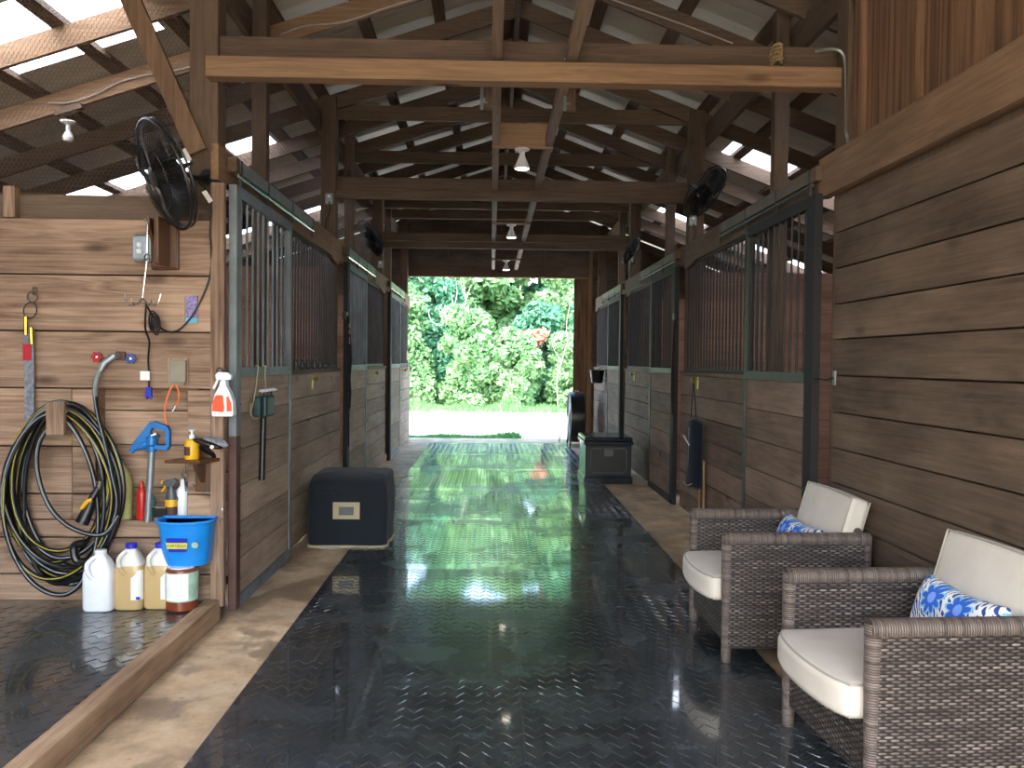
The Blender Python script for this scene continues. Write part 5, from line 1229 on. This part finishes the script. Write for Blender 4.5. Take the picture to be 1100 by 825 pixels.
# halter on the near stile of the second left stall
t = thing('halter', 'black halter with brass buckles and red tag hung beside the second left stall door', 'halter', (-1.44, 8.58, 1.5))
xh = -1.432
MB().box(xh-.045, xh-.004, 8.52, 8.62, 1.86, 1.94).build('hanger', M['black'], t, bevel=.01)
for dy, x_, z0_ in ((-.02, .0, 1.15), (.03, .006, 1.05), (.07, .002, 1.3)):
    MB().tube(spline([(xh, 8.57, 1.90), (xh+.012+x_, 8.55+dy, 1.70), (xh+.014+x_, 8.54+dy*2, 1.45), (xh+.012+x_, 8.56+dy, z0_)], 5), .010, 6).build('strap', M['black_cloth'], t)
MB().tube(spline([(xh+.01, 8.52, 1.35), (xh+.016, 8.46, 1.15), (xh+.018, 8.52, .98), (xh+.018, 8.60, .98), (xh+.016, 8.66, 1.15), (xh+.01, 8.60, 1.35)], 6), .010, 8).build('nose_band', M['black_cloth'], t)
MB().tube([(xh+.015, 8.56, .98), (xh+.015, 8.57, .60)], .010, 6).build('lead_end', M['black_cloth'], t)
for z in (1.80, 1.74): MB().tube([(xh+.022, 8.55+.02*math.cos(q), z+.022*math.sin(q)) for q in [2*PI*i/12 for i in range(12)]], .004, 6, closed=True).build('buckle', M['brass'], t)
MB().box(xh+.012, xh+.024, 8.53, 8.57, 1.62, 1.69).build('red_tag', M['red'], t)
t = thing('halter', 'dark halter strap hanging beside the second right stall door', 'halter', (1.83, 8.6, 1.5))
MB().box(1.815, 1.838, 8.53, 8.60, 1.90, 1.96).build('hanger', M['black'], t, bevel=.005)
for dy in (-.02, .03): MB().tube(spline([(1.83, 8.56, 1.93), (1.822, 8.55+dy, 1.6), (1.82, 8.56+dy*1.6, 1.25), (1.825, 8.57, .95)], 5), .010, 6).build('strap', M['black_cloth'], t)
MB().tube([(1.82, 8.56+.02*math.cos(q), 1.9+.022*math.sin(q)) for q in [2*PI*i/12 for i in range(12)]], .004, 6, closed=True).build('buckle', M['chrome'], t)
# navy bag on the first right stall
t = thing('blanket_bag', 'rolled navy blanket bag with pale stitching hung from the first right stall latch', 'bag', (1.80, 7.6, .6))
bm_ = MB(); vs = []; fs = []; K = 24; prof = [(.55, .0), (1.05, .015), (1.12, .07), (1.0, .2), (.92, .38), (.95, .55), (.92, .60), (.5, .615)]
for r, h in prof:
    for j in range(K):
        a = 2*PI*j/K; vs.append((1.815+.068*r*math.cos(a), 7.57+.145*r*math.sin(a)*(1+.05*math.sin(3*a+h*9)), .355+h+.008*math.sin(2*a)))
for i in range(len(prof)-1):
    for j in range(K): fs.append((i*K+j, i*K+(j+1) % K, (i+1)*K+(j+1) % K, (i+1)*K+j))
fs += [tuple(range(K))[::-1], tuple((len(prof)-1)*K+j for j in range(K))]
bm_.add(vs, fs, True).build('bag', M['navy'], t, subsurf=1)
MB().tube(spline([(1.742, 7.66, .40), (1.738, 7.60, .385), (1.745, 7.50, .39), (1.76, 7.45, .41)], 4), .0035, 6).build('stitching', M['beige'], t)
MB().tube([(1.748, 7.55, .40), (1.752, 7.54, .9)], .003, 6).build('seam', M['lead'], t)
MB().tube([(1.80, 7.68, .97), (1.855, 7.84, 1.28)], .004, 6).build('hanging_cord', M['black_cloth'], t); MB().tube([(1.80, 7.47, .97), (1.855, 7.82, 1.28)], .004, 6).build('hanging_cord', M['black_cloth'], t)
MB().tube([(1.745, 7.72, .81), (1.735, 7.46, .75)], .006, 8).build('white_strap', M['white'], t)
for y, lb in ((7.42, 'right'), (7.58, 'left')):
    o = MB().tube([(1.865, y, .001), (1.858, y, .62)], .011, 10).build('wooden_pole', W['beamz']); tag(o, f'thin wooden pole standing below the navy bag, the {lb} one', 'pole')
# bucket at the last right stall, pink thing at the last left stall
t = thing('hanging_bucket', 'black bucket hanging from the last right stall front', 'bucket', (1.80, 14.3, 1.1))
MB().lathe([(.085, 0), (.09, .006), (.125, .215), (.13, .22), (.12, .22), (.085, .012), (0, .012)], (1.765, 14.30, 1.12), (0,0,1), 24).build('body', M['black'], t)
MB().tube(spline([(1.765, 14.18, 1.335), (1.83, 14.24, 1.38), (1.86, 14.30, 1.39), (1.83, 14.36, 1.38), (1.765, 14.42, 1.335)], 5), .004, 6).build('bail', M['bar'], t)
t = thing('fly_swatter', 'small pink fly swatter on the last left stall ledge', 'swatter', (-1.45, 14.9, 1.4))
MB().prism([(14.88, 1.47), (15.02, 1.47), (15.05, 1.56), (14.98, 1.64), (14.92, 1.64), (14.86, 1.56)], 'x', -1.47, -1.463).build('head', M['pink'], t)
MB().tube([(-1.467, 14.95, 1.47), (-1.462, 14.95, 1.30)], .006, 6).build('handle', M['bar'], t)
MB().box(-1.4995, -1.466, 14.94, 14.96, 1.28, 1.33).build('hook', M['bar'], t)

# ------------------------------------------------------------------ outside: yard, grass and trees
def leaf_mesh(name, centres, radii, n, size, mat, seed, squash=.8):
    r = np.random.default_rng(seed); C = np.array(centres, float); R = np.array(radii, float)
    w_ = R**2/np.sum(R**2); idx = r.choice(len(C), n, p=w_)
    d = r.normal(size=(n, 3)); d /= np.linalg.norm(d, axis=1)[:, None]
    rad = R[idx]*(.45+.70*r.random(n)**.8)
    P = C[idx]+d*rad[:, None]*np.array([1, 1, squash])
    nrm = d*.45+r.normal(size=(n, 3))*.6+np.array([0, 0, .35]); nrm /= np.linalg.norm(nrm, axis=1)[:, None]
    a = np.cross(nrm, r.normal(size=(n, 3))); a /= np.linalg.norm(a, axis=1)[:, None]; b = np.cross(nrm, a)
    s = size*(.6+.8*r.random(n))[:, None]
    q = np.stack([P-a*s, P-b*s*.55+nrm*s*.1, P+a*s, P+b*s*.55+nrm*s*.1], 1).reshape(-1, 3)
    me = bpy.data.meshes.new(name); me.vertices.add(4*n); me.vertices.foreach_set('co', q.ravel())
    me.loops.add(4*n); me.loops.foreach_set('vertex_index', np.arange(4*n)); me.polygons.add(n)
    me.polygons.foreach_set('loop_start', np.arange(n)*4); me.polygons.foreach_set('loop_total', np.full(n, 4)); me.update(); me.validate(); me.materials.append(mat)
    return me
def tree(name, label, cat, x, y, h, wd, mat, seed, n=9000, size=.13, trunk=True, lowz=.35, group=None, z0=-.12, cl=34):
    t = thing(name, label, cat, (x, y, z0), random.Random(seed).uniform(0, 6), group); r = random.Random(seed*7+1)
    cs, rs = [], []
    for k in range(cl):
        u = k/(cl-1); zz = h*(lowz+(.9-lowz)*u); rr = wd*(.55+.45*math.sin(PI*min(1, .15+u*.85)))
        a = r.uniform(0, 2*PI); q = rr*r.uniform(.1, .62)
        q *= r.uniform(.5, 1.25); cs.append((q*1.25*math.cos(a), q*1.25*math.sin(a), zz+r.uniform(-.06, .06)*h)); rs.append(wd*r.uniform(.16, .36))
    me = leaf_mesh('foliage', cs, rs, n, size, mat, seed)
    o = bpy.data.objects.new('foliage', me); COL.objects.link(o); o.parent = t; o['kind'] = 'stuff'
    if trunk:
        mb = MB(); mb.tube([(0,0,0), (.05*r.random(), .05, h*.3), (0, 0, h*.55), (.1, 0, h*.8)], [h*.022, h*.018, h*.012, h*.004], 8)
        for k in range(0, cl, 3): mb.tube([(0, 0, cs[k][2]*.72), (cs[k][0]*.5, cs[k][1]*.5, cs[k][2]*.88), cs[k]], [h*.008, h*.006, h*.003], 6)
        mb.build('trunk', M['bark'], t, True)
    return t
T = [ # tall trees at the back
 ('broad deep green tree rising at the left edge of the doorway view', -5.4, 38, 11.0, 3.4, 'leafC', 21), ('mid green tree behind the bare forked branches', -1.9, 39.5, 13.0, 2.5, 'leafA', 22),
 ('deep green tree in the middle of the doorway view, tallest there', 2.3, 38, 12.0, 2.3, 'leafC', 23), ('mid green tree at the right edge of the doorway view', 5.8, 39, 11.5, 3.4, 'leafA', 24),
 ('deep green tree outside, hidden mostly behind the right wall', 10.5, 40, 10, 4.6, 'leafC', 25), ('deep green tree outside, hidden mostly behind the left wall', -10.5, 40, 10, 4.6, 'leafA', 26),
 ('light green tree crown between the bare branches and the middle tree', .3, 36.5, 8.6, 3.0, 'leafB', 27), ('mid green tree left of the bare branches', -3.6, 36.5, 7.6, 3.0, 'leafA', 28), ('light mid green tree right of the middle of the doorway view', 3.9, 36, 7.0, 3.0, 'leafA', 29)]
for lb, x, y, h, wd, m_, sd in T: tree('leafy_tree', lb, 'tree', x, y, h, wd, M[m_], sd, 22000, .17, True, .14, 'trees beyond the yard', cl=40)
B = [('light green bush low at the left of the doorway view', -3.4, 30.5, 4.3, 2.0, 'leafB', 31), ('deep green bush between the light ones, left of centre', -1.7, 32.2, 4.9, 1.7, 'leafC', 32),
 ('light green spreading bush left of centre in the doorway view', -.9, 29.8, 3.4, 1.7, 'leafB', 33), ('light green low bush in the middle of the doorway view', .9, 29.4, 2.6, 1.3, 'leafB', 34),
 ('deep green bush right of the middle, under the orange leaves', 1.9, 31.6, 3.9, 1.6, 'leafC', 35), ('mid green bush at the right of the doorway view', 3.6, 31.4, 4.4, 1.8, 'leafA', 36),
 ('light green sapling right of centre in the doorway view', 2.7, 29.6, 2.7, 1.1, 'leafB', 37), ('mid green bush behind the left light bush', -4.9, 33, 6.0, 2.2, 'leafA', 38),
 ('light green bush half way up behind the orange leaves', 2.9, 34, 6.4, 1.8, 'leafB', 39), ('light green bush half way up left of the middle', -1.0, 34.6, 6.6, 1.7, 'leafB', 40),
 ('wide deep green bush outside to the left', -8, 32, 5, 2.4, 'leafC', 41), ('wide mid green bush outside to the right', 7.4, 32, 5, 2.6, 'leafA', 42)]
for lb, x, y, h, wd, m_, sd in B: tree('leafy_bush', lb, 'bush', x, y, h, wd, M[m_], sd, 13000, .10, True, .04, 'bushes along the yard', cl=30)
t = thing('orange_bush', 'patch of orange dying leaves right of the middle of the doorway view', 'bush', (1.05, 30.2, -.12)); 
me = leaf_mesh('foliage', [(-.3,0,2.3), (.1,0,2.4), (.5,0,2.45), (.3,.1,2.15), (.75,0,2.6)], [.26, .34, .34, .3, .2], 700, .10, M['leafO'], 5)
o = bpy.data.objects.new('foliage', me); COL.objects.link(o); o.parent = t; o['kind'] = 'stuff'
MB().tube([(.2,0,0), (.1,0,1.2), (.2,0,2.3)], [.04, .03, .015], 6).build('trunk', M['bark'], t, True)
def bare(label, x, y, segs):
    t = thing('bare_tree', label, 'tree', (x, y, -.12)); mb = MB()
    for pts, r0, r1 in segs:
        p = spline([(a, 0+.1*math.sin(a*3+b), b) for a, b in pts], 5); n_ = len(p); mb.tube(p, [r0+(r1-r0)*i/(n_-1) for i in range(n_)], 6)
    mb.build('branches', M['deadwood'], t, True)
# dead forked branches seen through the doorway
bare('pale bare forked tree left of the middle in the doorway view', -1.25, 30.6, [([(.1, 0), (.05, 1.2), (-.02, 2.2), (0, 2.75)], .05, .035), ([(0, 2.75), (-.35, 2.9), (-.70, 2.85), (-.95, 3.1), (-1.0, 3.4)], .03, .008),
  ([(0, 2.75), (.04, 3.1), (-.12, 3.5), (-.2, 4.0)], .035, .012), ([(.04, 3.1), (.28, 3.4), (.34, 3.8), (.5, 4.3)], .028, .008), ([(.28, 3.4), (.3, 3.9), (.2, 4.6)], .018, .006), ([(-.12, 3.5), (.0, 3.9), (-.02, 4.4)], .016, .005), ([(-.4, 2.9), (-.6, 3.25), (-.62, 3.6)], .014, .005), ([(.34, 3.8), (.2, 4.1), (.1, 4.6)], .012, .005)])
bare('pale bare sapling at the right of the doorway view', 2.45, 28.7, [([(-.2, 0), (-.25, 1.0), (-.1, 1.6), (.1, 2.3)], .02, .012), ([(-.1, 1.6), (-.35, 2.0), (-.45, 2.4)], .012, .004), ([(.1, 2.3), (.05, 2.9), (.2, 3.8)], .012, .005), ([(.1, 2.3), (.4, 2.6), (.6, 2.7)], .010, .004)])
# grass
def grass(name, label, pts, n, h, seed):
    r = np.random.default_rng(seed); P = np.array(pts)
    x = P[0]+(P[1]-P[0])*r.random(n)**(1.7 if n < 20000 else 1); y = r.uniform(P[2], P[3], n); hh = h*(.4+r.random(n)*.9)*(.75+.5*np.sin(x*3.1)*np.sin(x*1.3+1)); a = r.uniform(0, 2*PI, n); w_ = .012+.01*r.random(n)
    base = np.stack([x, y, np.full(n, -.122)], 1); dx = np.stack([np.cos(a), np.sin(a), 0*a], 1); lean = np.stack([r.normal(size=n)*.3, r.normal(size=n)*.3, np.ones(n)], 1)*hh[:, None]
    q = np.stack([base-dx*w_[:, None], base+dx*w_[:, None], base+lean+dx*w_[:, None]*.2, base+lean-dx*w_[:, None]*.2], 1).reshape(-1, 3)
    me = bpy.data.meshes.new(name); me.vertices.add(4*n); me.vertices.foreach_set('co', q.ravel()); me.loops.add(4*n); me.loops.foreach_set('vertex_index', np.arange(4*n)); me.polygons.add(n)
    me.polygons.foreach_set('loop_start', np.arange(n)*4); me.polygons.foreach_set('loop_total', np.full(n, 4)); me.update(); me.materials.append(M['grass'])
    o = bpy.data.objects.new(name, me); COL.objects.link(o); tag(o, label, 'grass', kind='stuff'); return o
grass('grass_verge', 'strip of bright grass at the foot of the bushes', (-12, 12, 26.5, 31), 26000, .22, 3)
grass('grass_tufts', 'low grass tufts just outside the open doorway on the left', (-1.7, .6, 17.1, 17.9), 5000, .10, 4)
grass('grass_tufts', 'thin grass line outside the doorway towards the middle', (-1.2, .9, 16.75, 17.1), 900, .06, 6)

# ------------------------------------------------------------------ camera
cam = bpy.data.cameras.new('camera'); co = bpy.data.objects.new('camera', cam); COL.objects.link(co)
cam.sensor_width = 36; cam.lens = 36*922/1100; cam.clip_end = 300; cam.clip_start = .05
co.matrix_world = Matrix(((0.99966083, -0.00984725, -0.02410941, 0), (-0.02384631, 0.02601415, -0.99937711, 0), (0.01046831, 0.99961307, 0.02577051, 1.46), (0,0,0,1)))
sc.camera = co

# ------------------------------------------------------------------ light: sun and sky, and the lamps the barn has
w = bpy.data.worlds.new('sky'); sc.world = w; w.use_nodes = True; nt = w.node_tree; nt.nodes.clear()
out = nt.nodes.new('ShaderNodeOutputWorld'); bg = nt.nodes.new('ShaderNodeBackground'); sky = nt.nodes.new('ShaderNodeTexSky')
sky.sky_type = 'NISHITA'; sky.sun_disc = False; sky.sun_elevation = math.radians(52); sky.sun_rotation = math.radians(200); sky.air_density = 1.2; sky.dust_density = 2.5
nt.links.new(sky.outputs[0], bg.inputs[0]); bg.inputs[1].default_value = SKY_STR; nt.links.new(bg.outputs[0], out.inputs[0])
sl = bpy.data.lights.new('sun', 'SUN'); sl.energy = SUN_STR; sl.angle = math.radians(1.5); sl.color = (1, .97, .94)
so = bpy.data.objects.new('sun', sl); COL.objects.link(so)
so.rotation_euler = Vector(SUN_DIR).to_track_quat('Z', 'Y').to_euler()
vs = sc.view_settings
vs.view_transform = 'Standard'; vs.look = 'None'; vs.gamma = 1; vs.use_curve_mapping = False; vs.exposure = EXPO
sc.cycles.use_denoising = True
try: sc.cycles.denoiser = 'OPENIMAGEDENOISE'
except Exception: pass
sc.cycles.max_bounces = 10; sc.cycles.diffuse_bounces = 5; sc.cycles.glossy_bounces = 4; sc.cycles.transmission_bounces = 6; sc.cycles.transparent_max_bounces = 12
sc.cycles.sample_clamp_indirect = 12; sc.cycles.caustics_reflective = False; sc.cycles.caustics_refractive = False
